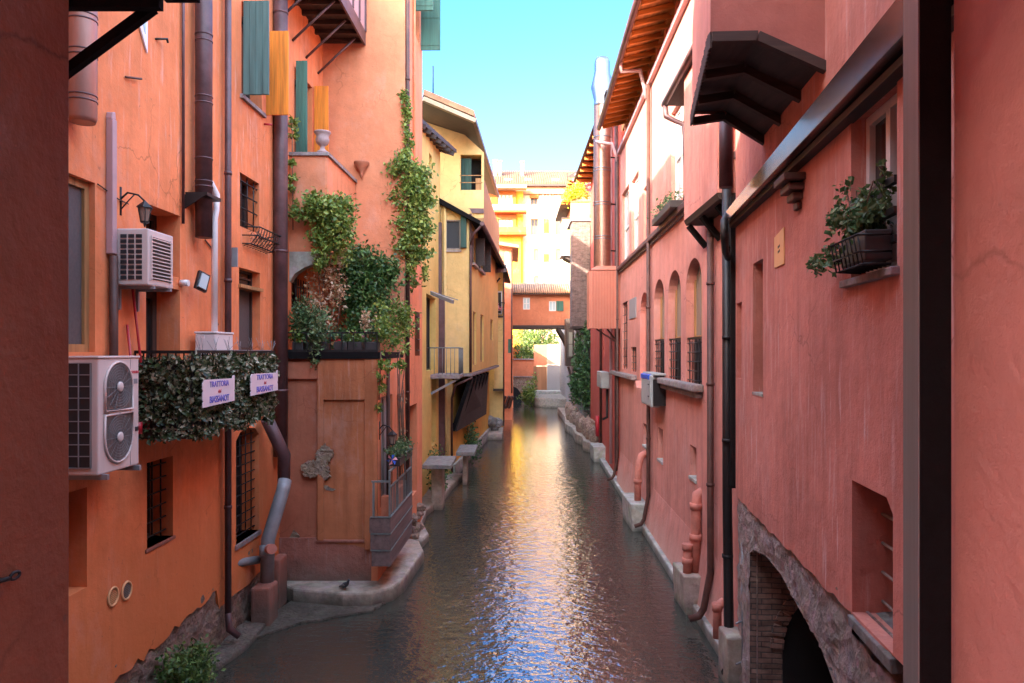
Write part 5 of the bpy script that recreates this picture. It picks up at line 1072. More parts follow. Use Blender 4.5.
for z in (9.3, 9.4, 10.6, 10.7, 11.9, 12.0, 13.2): MB().lathe((3.46, 28.4, z), [(.335, 0), (.355, .02), (.335, .04)], 24).build('band', 'silver', fu)
MB().lathe((3.46, 28.4, 14.4), [(.315, 0), (.33, .02), (.33, .12), (.31, .2), (.44, .75), (.30, 1.35), (.30, 1.7), (.26, 1.86), (0, 1.86)], 20).build('cowl', 'silver', fu)
b = MB(); b.tube([(3.5, 28.4, 15.9), (3.95, 28.7, 15.3), (4.3, 29, 14.8)], .03, 6)
for z in (10.7, 8.9, 12.5): b.tube([(3.5, 28.4, z), (4.1, 28.6, z)], .03, 6)
b.build('stay', 'iron', fu)
cb = thing('corrugated_box', 'salmon corrugated metal box projecting from the wall beneath the flue', 'housing', (3.5, 28.2, 5.9))
FK = Fr((2.97, 27.75), (4.06, 27.75), (0, -1)); FKs = Fr((2.97, 27.76), (3.0, 29.0), (-1, 0))
MB().wb(2.98, 4.1, 27.79, 29.0, 5.92, 8.1).build('core', 'corrug', cb)
def corr(fr, L, z0, z1, n, par, name, zc=0):
    b = MB()
    for i in range(n):
        u = L * i / n; b.box(fr, u + .004, u + L / n * .5, z0, z1, -.05, .07)
    b.box(fr, 0, L, z0, z1, -.04, .0); b.build(name, 'corrug', par)
corr(FK, FK.L, 5.88, 8.05, 10, cb, 'front_sheet'); corr(FKs, FKs.L, 5.88, 8.05, 12, cb, 'side_sheet')
MB().hexa([(2.93, 27.68, 8.08), (4.1, 27.68, 8.08), (4.1, 29, 8.08), (2.93, 29, 8.08), (3.2, 27.95, 8.25), (4.1, 27.95, 8.25), (4.1, 29, 8.25), (3.2, 29, 8.25)]).build('cap', 'corrug', cb)
for x in (3.5, 3.9): MB().bar((4.1, 28.3, 5.3), (x - .3, 28.0, 5.86), .05).build('bracket', 'brown_pipe', cb)
mb2 = MB().box(G3, G3.uY(31.3), G3.uY(33.4), 3.45, 4.15, .05, .4).build('meter_cabinet', 'meter', None, .03); tag(mb2, 'small grey meter cabinet on the red wall below the corrugated box', 'meter box')
MB().box(G3, G3.uY(31.5), G3.uY(33.2), 3.52, 4.05, .4, .42).build('door', 'meter', mb2, .01)
pipe('black pipe under the far meter cabinet', [G3.P(4.2, 3.4, .1), G3.P(4.2, 2.2, .1), G3.P(4.2, 2.1, .3)], .05, 'black')
for Yp, m_, lab, zt in ((28.6, 'purple_pipe', 'dark downpipe right of the flue on the red house', 14.5), (30.5, 'mauve', 'pale downpipe behind the flue', 14.5), (35, 'brown_pipe', 'brown downpipe far along the red house', 14.5)):
    pipe(lab, [G3.P(G3.uY(Yp), zt, .08), G3.P(G3.uY(Yp), .4, .08)], .06, m_)
tag(MB().tube([(4.15, 36, .9), (4.15, 36, 1.9)], .09, 12).build('marker_cylinder', 'red_pl'), 'small orange red cylinder by the water at the end of the red wall', 'cylinder')
MB_ = None

# R4: grey brick tower-like house with flower terrace, ivy below
R4 = thing('grey_brick_house', 'narrow grey brown brick house front with a flowered roof terrace at the far right bank', 'building', (4.5, 46, 0))
MB().wb(3.49, 4.55, 43, 44.5, 6.5, 12.6).build('wall', 'brick_grey', R4, .02)
MB().hexa([(4.05, 43.2, -.8), (9, 43.2, -.8), (9, 58, -.8), (4.85, 58, -.8), (4.05, 43.2, 12.4), (9, 43.2, 12.4), (9, 58, 12.4), (4.85, 58, 12.4)]).build('rear_wall', 'greystone', R4)
MB().wb(3.4, 4.6, 42.9, 46, 12.6, 12.75).build('terrace_floor', 'sillstone', R4)
MB().wb(3.40, 4.5, 42.95, 43.0, 12.75, 13.7).build('reed_screen', 'bamboo', R4)
MB().wb(3.35, 4.6, 42.88, 42.94, 13.7, 13.76).build('handrail', 'frame_tan', R4)
for x in (3.55, 4.0, 4.4): MB().bar((4.6, 43.1, 5.6), (x, 43.1, 6.45), .14).build('bracket', 'darkwood', R4)
MB().wb(3.45, 4.6, 42.9, 44.6, 6.36, 6.5).build('beam', 'darkwood', R4)
MB().hexa([(3.5, 45, 15.6), (9, 45, 15.6), (9, 60, 15.6), (3.5, 60, 15.6), (3.5, 45, 15.75), (9, 45, 19), (9, 60, 19), (3.5, 60, 15.75)]).build('roof', 'darkwood', R4); MB().wb(4.3, 9, 45.2, 58, 12.4, 15.6).build('upper_wall', 'redorange', R4)
for i in range(9): MB().hexa([(3.45, 45 + i * .01 + i * .9, 15.45), (4.4, 45 + i * .9, 15.45), (4.4, 45.15 + i * .9, 15.45), (3.45, 45.15 + i * .9, 15.45), (3.45, 45 + i * .9, 15.59), (4.4, 45 + i * .9, 15.59), (4.4, 45.15 + i * .9, 15.59), (3.45, 45.15 + i * .9, 15.59)]).build('rafter', 'orangewood', R4)
vine('bright yellow green flowering shrubs on the roof terrace above the grey brick front', 'terrace_shrub', [((3.45, 43.2, 14.2), (.45, .4, .45), 260, .16), ((4.0, 43.2, 14.4), (.4, .4, .5), 240, .16)], 'lime', cat='shrub')
vine('pink and red flowering shrub by the eaves behind the roof terrace', 'terrace_shrub', [((4.35, 43.6, 14.9), (.4, .5, .6), 260, .16), ((3.9, 44, 15.2), (.3, .4, .4), 100, .14)], 'flower_mix', cat='shrub')
vine('dark green ivy hanging over the old stone wall on the far right bank', 'creeper', [((4.0, 43.4, 4.8), (.35, .8, 1.3), 900, .16), ((4.3, 42.6, 3.4), (.35, .6, 1.4), 800, .16), ((3.9, 44, 3.0), (.35, .8, 1.0), 600, .16), ((4.3, 42.5, 5.8), (.2, .4, .8), 200, .15)], 'ivy_far', [[(4.2, 43, .5), (4.1, 43, 5)]])
wbal = thing('reed_balcony', 'small sunlit reed screened balcony further along the right bank', 'balcony', (3.9, 56, 12.5)); MB().wb(3.75, 4.8, 55, 57, 12.3, 14.9).build('screen', 'bamboo', wbal, .02); MB().wb(3.65, 4.8, 54.9, 57.1, 12.15, 12.3).build('floor', 'sillstone', wbal); MB().wb(3.7, 4.8, 54.95, 57.05, 14.9, 15.0).build('handrail', 'darkwood', wbal)
for i in range(3): MB().bar((4.9, 55.2 + i * .8, 11.6), (3.9, 55.2 + i * .8, 12.1), .12).build('bracket', 'darkwood', wbal)
R5 = thing('timber_house', 'old grey house with a hanging timber bay just before the covered bridge', 'building', (5, 62, 0))
MB().wb(4.85, 9, 58.2, 76, -.8, 11).build('wall', 'greystone', R5); bx = MB().wb(4.2, 4.86, 57.5, 59.2, 3.9, 7.6).build('bay', 'darkwood', R5, .03); window(R5, Fr((4.25, 57.48), (4.8, 57.48), (0, -1)), (0.08, .5, 4.6, 6.6), .0, 'darkwood', 'glass_grey', 1, 2, .06, .03)
MB().bar((4.8, 58, 2.6), (4.4, 58, 3.85), .18).build('bracket', 'darkwood', R5)
quay = [(3.95, 36.5), (3.6, 37.5), (3.75, 39.5), (3.5, 41), (3.6, 44), (3.35, 47), (3.7, 52), (3.7, 60), (4.6, 60), (4.6, 36)]
extr(quay, -.8, .5, 'stone_quay', 'concrete', 'rough low stone quay below the ivy on the far right bank', 'quay', .05)
b = MB(); 
for i in range(14): rock(b, (3.95 + random.uniform(-.1, .2), 37.2 + i * 1.1, .7 + random.uniform(0, .4)), random.uniform(.35, .6), (.6, 1, 1.2))
tag(b.build('old_river_wall', 'rubble', None, .05), 'crumbling stone piers standing on the far right quay', 'wall')

# ============================================================ COVERED BRIDGE and far end of the canal
CB = thing('covered_bridge', 'salmon covered bridge house with a tiled roof spanning the far end of the canal', 'building', (2.4, 62, 7))
FBr = Fr((-.1, 62), (5.1, 62), (0, -1)); B_ = FBr.u
bw1 = FBr.rect(523, 530, 297.5, 309.5, 526); bw2 = FBr.rect(549, 556, 301, 311, 552)
wall(FBr, [(0, 7.25), (5.2, 7.25), (5.2, 9.9), (0, 9.9)], [(rectp(bw1), .2), (rectp(bw2), .2)], 'redorange', CB)
window(CB, FBr, bw1, .12, 'frame_white', 'glass_pale', 2, 2, .08); window(CB, FBr, bw2, .12, 'frame_white', 'glass_pale', 2, 1, .08)
MB().box(FBr, bw2[1] + .02, bw2[1] + .62, bw2[2], bw2[3], .02, .07).build('shutter', 'green', CB)
MB().wb(-.1, 5.1, 62.35, 65.5, 7.2, 9.85).build('rear_wall', 'redorange', CB)
MB().wb(-.2, 5.2, 61.85, 65.6, 6.98, 7.24).build('beam', 'darkwood_x', CB, .02)
MB().hexa([(-.3, 61.5, 9.78), (5.2, 61.5, 9.78), (5.2, 63.8, 10.7), (-.3, 63.8, 10.7), (-.3, 61.5, 9.9), (5.2, 61.5, 9.9), (5.2, 63.8, 10.85), (-.3, 63.8, 10.85)]).build('roof_board', 'darkwood_x', CB)
b = MB()
for i in range(30): x = -.25 + i * .184; b.tube([(x, 61.4, 9.93), (x, 63.8, 10.9)], .075, 6)
b.build('roof', 'tiles', CB)
for i in range(4): b = MB().bar((5.0, 61.9 + i, 4.9), (4.5, 61.9 + i, 6.0), .25).bar((4.5, 61.9 + i, 6.0), (3.9, 61.9 + i, 6.95), .25); b.build('bracket', 'darkwood', CB)
# bridge with arch
SB = thing('arched_bridge', 'low stone bridge with salmon parapet and dark arch at the end of the canal', 'bridge', (1.2, 76, 0))
FSb = Fr((-2.2, 76), (2.35, 76), (0, -1)); ca, cb_ = .9, 4.05
ap = [(0, -.8), (ca + 0, -.8)] + [((ca + cb_) / 2 - (cb_ - ca) / 2 * math.cos(math.pi * i / 12), .1 + 1.35 * math.sin(math.pi * i / 12)) for i in range(13)] + [(cb_, -.8), (4.55, -.8), (4.55, 2.4), (0, 2.4)]
ap = [(0, -.8), (.9, -.8)] + [(2.05 - 1.15 * math.cos(math.pi * i / 12), .2 + 1.3 * math.sin(math.pi * i / 12)) for i in range(13)] + [(3.2, -.8), (4.55, -.8), (4.55, 2.5), (0, 2.5)]
wall(FSb, ap, [], 'rubble', SB, 'arch_wall', .6); MB().wb(-2.2, 2.35, 76.1, 76.4, 2.5, 4.2).build('parapet', 'redorange', SB); MB().wb(-2.2, 2.35, 75.95, 76.5, 4.2, 4.32).build('coping', 'sillstone', SB); MB().box(FSb, 0, 4.55, 2.4, 2.52, -.3, .1).build('moulding', 'sillstone', SB)
MB().wb(-2.2, 2.3, 80, 80.4, -.8, 2.4).build('rear_wall', 'void', SB)  # black sheet standing in for the darkness under the arch
bd_ = thing('site_hoarding', 'tall hoarding of rusty brown, cream and lilac grey boards at the end of the canal', 'hoarding', (4, 75, 1))
def xb(px, Y=75): return (px - CX) * Y / F
MB().wb(xb(533.8), xb(546.9), 75, 75.12, 3.6, 5.75).build('upper_board', 'redorange', bd_); MB().wb(xb(533.4), xb(546.9), 74.95, 75.1, .9, 3.55).build('rusty_board', 'rusty_board', bd_)
MB().wb(xb(547.1), xb(562), 75, 75.12, 3.75, 5.8).build('cream_board', 'cream_board', bd_); MB().wb(xb(547.1), xb(568), 74.96, 75.1, .9, 3.7).build('grey_board', 'grey_board', bd_)
bank = [(1.9, 70), (2.2, 67.5), (3.0, 66.5), (4.2, 66), (5.2, 66), (5.2, 76), (1.9, 76)]
extr(bank, -.8, .85, 'earth_bank', 'silt', bev=.1, kind='structure'); 
tag(MB().wb(2.2, 5.2, 73, 75, .8, 1.15).build('low_wall', 'concrete_pale', None, .03), 'low pale wall at the foot of the hoarding', 'wall')
vine('scrubby yellow green bush on the bank beside the dark bridge arch', 'river_bush', [((1.5, 69, 1.0), (.8, .7, .9), 500, .2), ((2.2, 70, 2.0), (.4, .5, 1.2), 120, .18)], 'ivy', [[(1.8, 70, 0), (2.3, 70, 3.2)], [(1.9, 70, 0), (2.6, 70, 3.6)]], cat='bush')
tr_ = thing('park_tree', 'round leafy tree seen beneath the covered bridge', 'tree', (2.6, 88, 0)); b = MB()
b.cloud((2.8, 88, 6.0), (2.6, 2, 1.9), 5200, .22, 90, .18); b.cloud((1.6, 88, 5.2), (1.3, 1.5, 1.2), 1200, .22, 25, .2); b.build('crown', 'tree', tr_)
MB().tube([(2.6, 88, -.9), (2.7, 88, 3), (2.8, 88, 5.5)], [.3, .22, .1], 8).build('trunk', 'bark', tr_)
bw_ = thing('garden_wall', 'orange and ivory wall behind the arched bridge', 'wall', (1.6, 92, 2)); MB().wb(xb(513, 92), xb(522, 92), 92, 92.3, -.9, 5.6).build('orange_panel', 'far_orange', bw_); MB().wb(xb(522, 92), xb(536, 92), 92, 92.3, -.9, 5.5).build('ivory_panel', 'white_wall', bw_)
# far apartment building
FA_ = thing('apartment_block', 'tall sunlit ivory apartment block with orange balconies and clay roof closing the view', 'building', (3, 100, 0))
FW = Fr((-5, 100), (12, 100), (0, -1)); f_ = lambda a, b_, c, d_: FW.rect(a, b_, c, d_)
wh = [f_(530.7, 537.5, 194, 205), f_(561.5, 568, 194, 205), f_(531, 538, 219, 235), f_(534, 539, 249, 261), f_(556, 561, 219, 235), f_(556, 561, 249, 261), f_(534, 539, 276, 288)]
uo = FW.u(522)
wall(FW, [(uo, -.9), (17, -.9), (17, 27.2), (uo, 27.2)], [(rectp(r), .3) for r in wh], 'white_wall', FA_)
for i, r in enumerate(wh):
    window(FA_, FW, r, .2, 'frame_tan', 'screen', 2, 1, .08)
    if i < 2: MB().box(FW, r[0] - .1, r[1] + .1, r[3] - .6, r[3] + .05, .01, .25).build('awning', 'far_orange', FA_)
oh = [f_(497.5, 513, 194, 210.5), f_(498, 513, 219, 233)]
FO = Fr((-5, 99), (1.4, 99), (0, -1)); oh = [FO.rect(497.5, 513, 194, 210.5), FO.rect(498, 513, 219, 233.5)]
zsp = FO.z(505, 227)
wall(FO, [(0, zsp), (FO.u(516), zsp), (FO.u(516), 26.6), (0, 26.6)], [(rectp(oh[0]), .3), (rectp((oh[1][0], oh[1][1], zsp + .02, oh[1][3])), .3)], 'far_orange', FA_)
wall(FO, [(0, -.9), (FO.u(521), -.9), (FO.u(521), zsp), (0, zsp)], [(rectp((oh[1][0], oh[1][1], oh[1][2], zsp - .02)), .3)], 'far_yellow', FA_)
for r in oh: window(FA_, FO, r, .2, 'frame_tan', 'glass_grey', 4, 1, .12)
for z in (FO.z(505, 214), FO.z(505, 236)): MB().wb(-2.6, 1.9, 97.6, 99, z, z + .25).build('balcony_slab', 'far_orange', FA_); MB().wb(-2.6, 1.9, 97.55, 97.6, z + .25, z + 1.0).build('balcony_front', 'white_wall' if z > 23 else 'far_yellow', FA_)
MB().wb(-5.2, 1.9, 97.3, 99, 26.6, 27.0).build('bay_roof', 'white_wall', FA_)
for px in (542.8, 550): MB().box(FW, FW.u(px) - .12, FW.u(px) + .12, 0, 27.1, 0, .2).build('downpipe', 'terracotta_pipe', FA_)
for ya, yb in ((219, 233), (254, 262)): rr = FW.rect(544.3, 548.8, ya, yb); MB().box(FW, *rr, .01, .06).build('orange_panel', 'far_orange', FA_)
MB().box(FW, 2, 17.3, 26.3, 27.25, .0, .4).build('cornice', 'redorange', FA_); MB().box(FW, -.5, 17.3, 27.25, 27.5, -.3, .9).build('eave', 'darkwood', FA_)
MB().hexa([(-5.5, 99.3, 27.5), (12.5, 99.3, 27.5), (12.5, 108, 31.2), (-5.5, 108, 31.2), (-5.5, 99.3, 27.6), (12.5, 99.3, 27.6), (12.5, 108, 31.4), (-5.5, 108, 31.4)]).build('roof', 'tiles_far', FA_)
b = MB()
for i in range(58): x = -5.4 + i * .31; b.tube([(x, 99.25, 27.66), (x, 107.9, 31.42)], .07, 5)
b.build('tile_rows', 'tiles_far', FA_)
MB().wb(-5, 12, 100.4, 116, -.9, 27.3).build('rear_wall', 'white_wall', FA_); MB().wb(-5, 1.5, 99.35, 100.3, -.9, 26.6).build('side_wall', 'far_yellow', FA_)
for x, wd, h_ in ((-2.6, .5, 31.9), (-1.9, .4, 31.8), (1.2, .45, 31.7)): MB().wb(x, x + wd, 104, 104.8, 29, h_).wb(x - .08, x + wd + .08, 103.92, 104.88, h_, h_ + .12).build('chimney', 'tiles', FA_)
for x in (-1.0, 1.7, 5.5): MB().hexa([(x, 101.5, 28.5), (x + 1, 101.5, 28.5), (x + 1, 102.4, 28.9), (x, 102.4, 28.9), (x, 101.45, 28.62), (x + 1, 101.45, 28.62), (x + 1, 102.35, 29.02), (x, 102.35, 29.02)]).build('skylight', 'glass_pale', FA_)
an = MB().tube([(5.0, 60, 14), (5.0, 60, 19.5)], .03, 5).tube([(4.4, 60, 19.2), (5.5, 60, 19.2)], .025, 5).tube([(4.5, 60, 18.9), (4.5, 60, 19.5)], .02, 4).tube([(4.8, 60, 18.6), (5.4, 60, 18.6)], .02, 4).build('roof_antenna', 'iron'); tag(an, 'thin television antenna on the far right roofs', 'antenna')

# ============================================================ LEFT, far: yellow house (L3) and beyond
L3 = thing('yellow_house', 'yellow house with a jettied upper floor on dark slanting brackets, past the creeper', 'building', (-2.5, 30, 0))
Y3 = Fr(XK(-3.6, 21.3), XK(-3.6, 29), (1, 0)); F3 = Fr((-2.8, 29), (-1.65, 29), (0, -1)); S3 = Fr((-1.65, 29), (-.83, 44), (1, 0))
ya = Y3.rect(424, 427.5, 168, 180); yb = Y3.rect(438, 442, 167, 186)
wall(Y3, [(0, -.5), (Y3.L, -.5), (Y3.L, 13.3), (0, 12.2)], [(rectp((4.6, 5.3, 11, 12)), .2), (rectp((5.2, 6.6, 1.6, 4.05)), .3), (rectp((3.9, 6.4, 4.35, 7.0)), .3)], 'yellow2', L3)
window(L3, Y3, (4.6, 5.3, 11, 12), .18); window(L3, Y3, (5.2, 6.6, 1.6, 4.05), .26, 'frame_dark', 'void', 1, 1); window(L3, Y3, (3.9, 6.4, 4.35, 7.0), .28, 'black', 'void', 3, 1)
fw = F3.rect(445.5, 460.5, 220, 249.5)
z3 = 4.17
wall(F3, [(0, z3), (F3.L, z3), (F3.L, 10.6), (0, 11.0)], [(rectp(fw), .1)], 'yellow', L3)
window(L3, F3, fw, .08, 'frame_grey', 'ac_dark', 1, 1, .05, fd=.1); MB().box(F3, fw[0] - .04, fw[1] + .04, fw[2] - .1, fw[2] - .02, 0, .06).build('sill', 'frame_grey', L3)
MB().box(F3, fw[1] + .02, fw[1] + .24, fw[2] + .05, fw[3] + .15, .0, .22).build('shutter', 'darkgreen', L3)
sw = [S3.rect(471.5, 475.5, 233, 262), S3.rect(478.5, 482.5, 236, 268)]; sls = [S3.rect(473, 476, 311, 365), S3.rect(480.5, 483.5, 314, 362), S3.rect(490.5, 493, 319, 340)]
wall(S3, [(0, z3), (S3.L, z3 + .1), (S3.L, 10.4), (0, 10.6)], [(rectp(r), .15) for r in sls + sw], 'yellow2', L3)
for r in sw: window(L3, S3, r, .12, 'frame_white', 'glass_grey', 1, 1); MB().box(S3, r[0] - .45, r[0] - .05, r[2], r[3], .02, .10).build('shutter', 'darkwood', L3); MB().box(S3, r[1] - .2, r[1] - .1, r[2], r[3], .02, .4).build('shutter', 'darkwood', L3); MB().box(S3, r[0] - .1, r[1] + .1, r[2] - .12, r[2] - .02, 0, .14).build('sill', 'frame_grey', L3)
for r in sls: window(L3, S3, r, .12, 'frame_tan', 'glass', 1, 1, .08)
block(L3, -9, -2.85, 29.2, 44, -.5, 10.5, 'yellow'); block(L3, -9, -3.4, 21.5, 29.1, -.5, 12.1, 'yellow2')
MB().hexa([(-2.8, 29.25, z3 + .0), (-1.8, 29.25, z3), (-1.05, 43.9, z3), (-2.8, 43.9, z3), (-2.8, 29.25, 10.3), (-1.8, 29.25, 10.3), (-1.05, 43.9, 10.3), (-2.8, 43.9, 10.3)]).build('core_wall', 'yellow2', L3)
MB().hexa([(-2.85, 28.9, z3 - .12), (-1.58, 28.9, z3 - .12), (-.76, 44, z3 - .05), (-2.85, 44, z3 - .05), (-2.85, 28.9, z3 - .01), (-1.58, 28.9, z3 - .01), (-.76, 44, z3 + .05), (-2.85, 44, z3 + .05)]).build('floor_edge', 'sillstone', L3)
lowS = Fr((-2.35, 29.3), (-1.35, 44), (1, 0)); wall(lowS, [(0, -.5), (lowS.L, -.5), (lowS.L, 4.1), (0, 4.1)], [(rectp((6, 7, 1, 2.6)), .3)], 'ochre_low', L3, o=0); MB().box(lowS, 0, lowS.L, -.5, .55, 0, .12).build('footing', 'concrete_pale', L3, .03)
MB().wb(-3.2, -2.35, 29.2, 29.35, -.5, 4.1).build('front_wall', 'yellow', L3)
for i in range(6):
    y = 29.25 + i * 1.5; xo = -1.62 + (y - 29) * .0547; xi = -2.33 + (y - 29.3) * .068; MB().bar((xi, y, 1.9), (xo - .02, y, 4.0), .16, .3, Vector((0, 1, 0))).build('bracket', 'blackbeam', L3)
MB().hexa([(-2.28, 29.25, 1.95), (-2.2, 29.25, 1.85), (-1.3, 37.5, 1.85), (-1.4, 37.5, 1.95), (-1.72, 29.25, 4.0), (-1.66, 29.25, 3.9), (-1.2, 37.5, 3.9), (-1.26, 37.5, 4.0)]).build('soffit_board', 'darkwood', L3)
MB().wb(-2.95, -2.6, 28.55, 28.75, .2, 7.1).build('steel_stanchion', 'purple_pipe', L3)
MB().wb(-2.95, -2.72, 28.5, 28.75, 7.1, 10.0).build('dark_panel', 'purple_pipe', L3)
MB().tube([(-2.62, 28.85, 10.8), (-2.62, 28.85, 4.2), (-2.5, 28.8, .1)], .06, 8).build('downpipe', 'yellow', L3)
MB().tube([(-1.62, 28.92, 10.4), (-1.62, 28.92, 4.2)], .05, 8).tube([(-1.55, 28.9, 4.0), (-2.2, 28.9, 3.7), (-2.35, 28.9, 3.2), (-2.35, 28.9, .3)], .045, 8).build('downpipe', 'brown_pipe', L3)
# lower roof with dark fascia
MB().hexa([(-2.85, 28.7, 10.78), (-1.2, 28.5, 9.9), (-.4, 44.5, 9.9), (-2.9, 44, 10.78), (-2.85, 28.7, 11.0), (-1.2, 28.5, 10.05), (-.4, 44.5, 10.05), (-2.9, 44, 11.0)]).build('lower_roof', 'blackbeam', L3)
MB().tube([(-1.15, 28.4, 9.93), (-.35, 44.5, 9.93)], .09, 8).tube([(-1.15, 28.5, 9.9), (-1.5, 28.8, 9.6), (-1.62, 28.9, 9.2)], .05, 8).build('gutter', 'purple_pipe', L3)
# upper storey with recessed loggia
U3 = Fr((-3.0, 31.5), (-1.2, 31.5), (0, -1)); us3 = Fr((-1.2, 31.5), (-.75, 44), (1, 0))
lg = U3.rect(460.5, 484, 139, 190); wall(U3, [(-1.6, 10.7), (1.8, 10.7), (1.8, 13.5), (.6, 14.6), (-1.6, 15.2)], [(rectp((lg[0], 1.7, lg[2], 13.4)), .8)], 'yellow', L3)
window(L3, U3, (lg[0], 1.7, lg[2], 13.4), .78, 'frame_dark', 'void', 1, 1); MB().box(U3, lg[0] + .02, lg[0] + .45, lg[2], 13.3, -.3, -.2).build('shutter', 'darkgreen', L3); b = MB()
for z in (lg[2] + .3, lg[2] + .6): b.box(U3, lg[0] - .05, 1.75, z, z + .03, .0, .03)
b.build('railing', 'frame_tan', L3)
MB().box(U3, -.3, 1.8, 10.9, 11.1, .01, .08).build('fascia', 'purple_pipe', L3)
wall(us3, [(0, 10.3), (us3.L, 10.3), (us3.L, 12.4), (0, 12.4)], [], 'frame_tan', L3)
MB().wb(-6, -1.5, 32.4, 44, 10.3, 13.2).build('rear_wall', 'yellow', L3)
# roofs: canal-side eave of the near half, and the gable roof above
MB().hexa([(-3.05, 21.4, 12.0), (-9, 21.4, 14.5), (-9, 29.4, 14.5), (-2.2, 29.4, 12.9), (-3.05, 21.4, 12.15), (-9, 21.4, 14.7), (-9, 29.4, 14.7), (-2.2, 29.4, 13.05)]).build('roof', 'darkwood', L3)
for i in range(9):
    y = 21.8 + i * .85; x = -2.98 + (y - 21.4) * .1; MB().bar((x - 1.0, y, 12.25 + (y - 21.4) * .1), (x + .02, y, 11.93 + (y - 21.4) * .1), .1, .14).build('rafter', 'darkwood_x', L3)
def slab(pts, th, name, mat, par): n_ = len(pts); return MB().hexa([Vector(p_) for p_ in pts] + [Vector(p_) + Vector((0, 0, th)) for p_ in pts]).build(name, mat, par)
slab([P_(423, 99, 28), P_(474, 121, 28.8), P_(497, 196, 44), (-6, 44, 16)], .14, 'gable_roof', 'darkwood_x', L3)
slab([P_(424, 95, 27.9) , P_(474, 116, 28.7), P_(497, 190, 44), (-6, 44, 16.3)], .22, 'tile_roof', 'tiles', L3)
MB().bar(P_(423, 99, 27.8), P_(475, 121, 28.6), .18, .16).build('bargeboard', 'white_wall', L3); MB().bar(P_(474, 119, 28.7), P_(498, 196, 44), .14, .16).build('gutter', 'purple_pipe', L3)
tag(MB().tube([(-3.2, 30, 15.3), (-3.2, 30, 16.6)], .03, 5).build('roof_antenna', 'iron'), 'short thin antenna on the yellow house roof', 'antenna')
bgl = thing('iron_balcony', 'narrow balcony with a thin iron rail and awning bar on the yellow house', 'balcony', (-2.3, 27, 4)); MB().wb(-3.0, -1.85, 26.2, 28.4, 4.05, 4.2).build('slab', 'sillstone', bgl, .02); b = MB()
for i in range(8): b.tube([(-1.88, 26.25 + i * .3, 4.2), (-1.88, 26.25 + i * .3, 5.15)], .012, 5)
for i in range(8): b.tube([(-2.9 + i * .145, 26.22, 4.2), (-2.9 + i * .145, 26.22, 5.15)], .012, 5)
b.tube([(-3, 26.22, 5.15), (-1.88, 26.22, 5.15), (-1.88, 28.4, 5.15)], .02, 5).build('railing', 'rail_grey', bgl)
for y in (26.4, 28.1): MB().bar((-3.1, y, 3.4), (-2.0, y, 4.0), .08).build('bracket', 'metal_grey', bgl)
aw = thing('folded_awning', 'folded grey awning arm sticking out over the iron balcony', 'awning', (-2.8, 26, 6.9)); MB().bar(P_(424, 290, 26.5), P_(453, 302, 25.5), .1, .12).build('roller', 'metal_grey', aw); MB().bar(P_(433, 292, 26.3), P_(458, 300, 25.8), .03).build('arm', 'metal_grey', aw)
for lab, a0, a1, b0, b1, zt, zb in (('flat stone slab shelf over the water below the iron balcony', -2.75, -1.85, 22.6, 24.6, 1.55, 1.42), ('second stone slab further on under the dark brackets', -2.05, -1.35, 27.0, 29.2, 1.35, 1.2)):
    s_ = thing('stone_table', lab, 'slab', (a0, b0, 0)); MB().wb(a0, a1, b0, b1, zb, zt).build('slab', 'greystone', s_, .02); MB().wb(a0 + .2, a1 - .35, b0 + .8, b1 - .4, -.5, zb - .003).build('support', 'concrete', s_, .02)
extr([(-3.2, 18.9), (-2.3, 18.8), (-2.2, 19.6), (-2.55, 21), (-2.6, 22.5), (-2.3, 24.5), (-2.15, 27), (-1.9, 29.2), (-3.3, 29.2)], -.8, .22, 'footing', 'concrete', 'mossy broken stone footing below the salmon and yellow houses', 'footing', .06)
b = MB()
for i in range(36): x = random.uniform(-2.85, -2.45); rock(b, (x, 18.7 + i * .065, random.uniform(.1, .35) + (.5 if x < -2.5 else 0) * random.random()), random.uniform(.07, .17))
tag(b.build('rubble_pile', 'rubble', None, .05), 'heap of broken masonry at the foot of the salmon house past the plank balcony', 'rubble', None, 'stuff')
vine('green weeds growing at the water below the iron balcony', 'weeds', [((-2.6, 25.5, .9), (.35, .8, .7), 500, .1)], 'ivy_dark', cat='plant')
vine('small bush at the water under the dark brackets', 'weeds', [((-1.75, 33, .9), (.3, .8, .8), 500, .12)], 'ivy_far', cat='plant')
# L4 and L5
L4 = thing('narrow_ochre_house', 'narrow ochre house with a boxed bay and a flower balcony beyond the jettied yellow house', 'building', (-1.2, 47, 0))
F4 = Fr((-2.2, 46), (-.56, 46), (0, -1)); S4 = Fr((-.56, 46), (-.35, 52), (1, 0))
wall(F4, [(0, -.5), (1.64, -.5), (1.64, 10.2), (0, 10.2)], [], 'yellow', L4); MB().wb(-6, -.6, 46.3, 52, -.5, 10.1).build('side_wall', 'yellow2', L4)
FBX = Fr((-1.1, 45.2), (-.52, 45.2), (0, -1)); MB().wb(-1.1, -.52, 45.2, 47, 2.75, 7.1).build('bay', 'yellow', L4, .02); MB().wb(-1.15, -.47, 45.15, 47, 2.62, 2.748).build('bay_floor', 'darkwood', L4); MB().wb(-1.15, -.47, 45.15, 47, 7.1, 7.22).build('bay_top', 'darkwood', L4)
window(L4, FBX, (.12, .5, 7.3, 8.7), -.02, 'frame_white', 'glass', 1, 1, .06, name='window'); MB().wb(-1.0, -.5, 45.3, 46, 7.22, 9.2).build('bay_upper_wall', 'yellow2', L4)
b = MB(); 
for i in range(7): b.tube([(-1.12 + i * .1, 45.0, 7.22), (-1.12 + i * .1, 45.0, 8.0)], .012, 4)
b.tube([(-1.15, 45.0, 8.0), (-.45, 45.0, 8.0), (-.45, 46, 8.0)], .02, 4).build('railing', 'iron', L4)
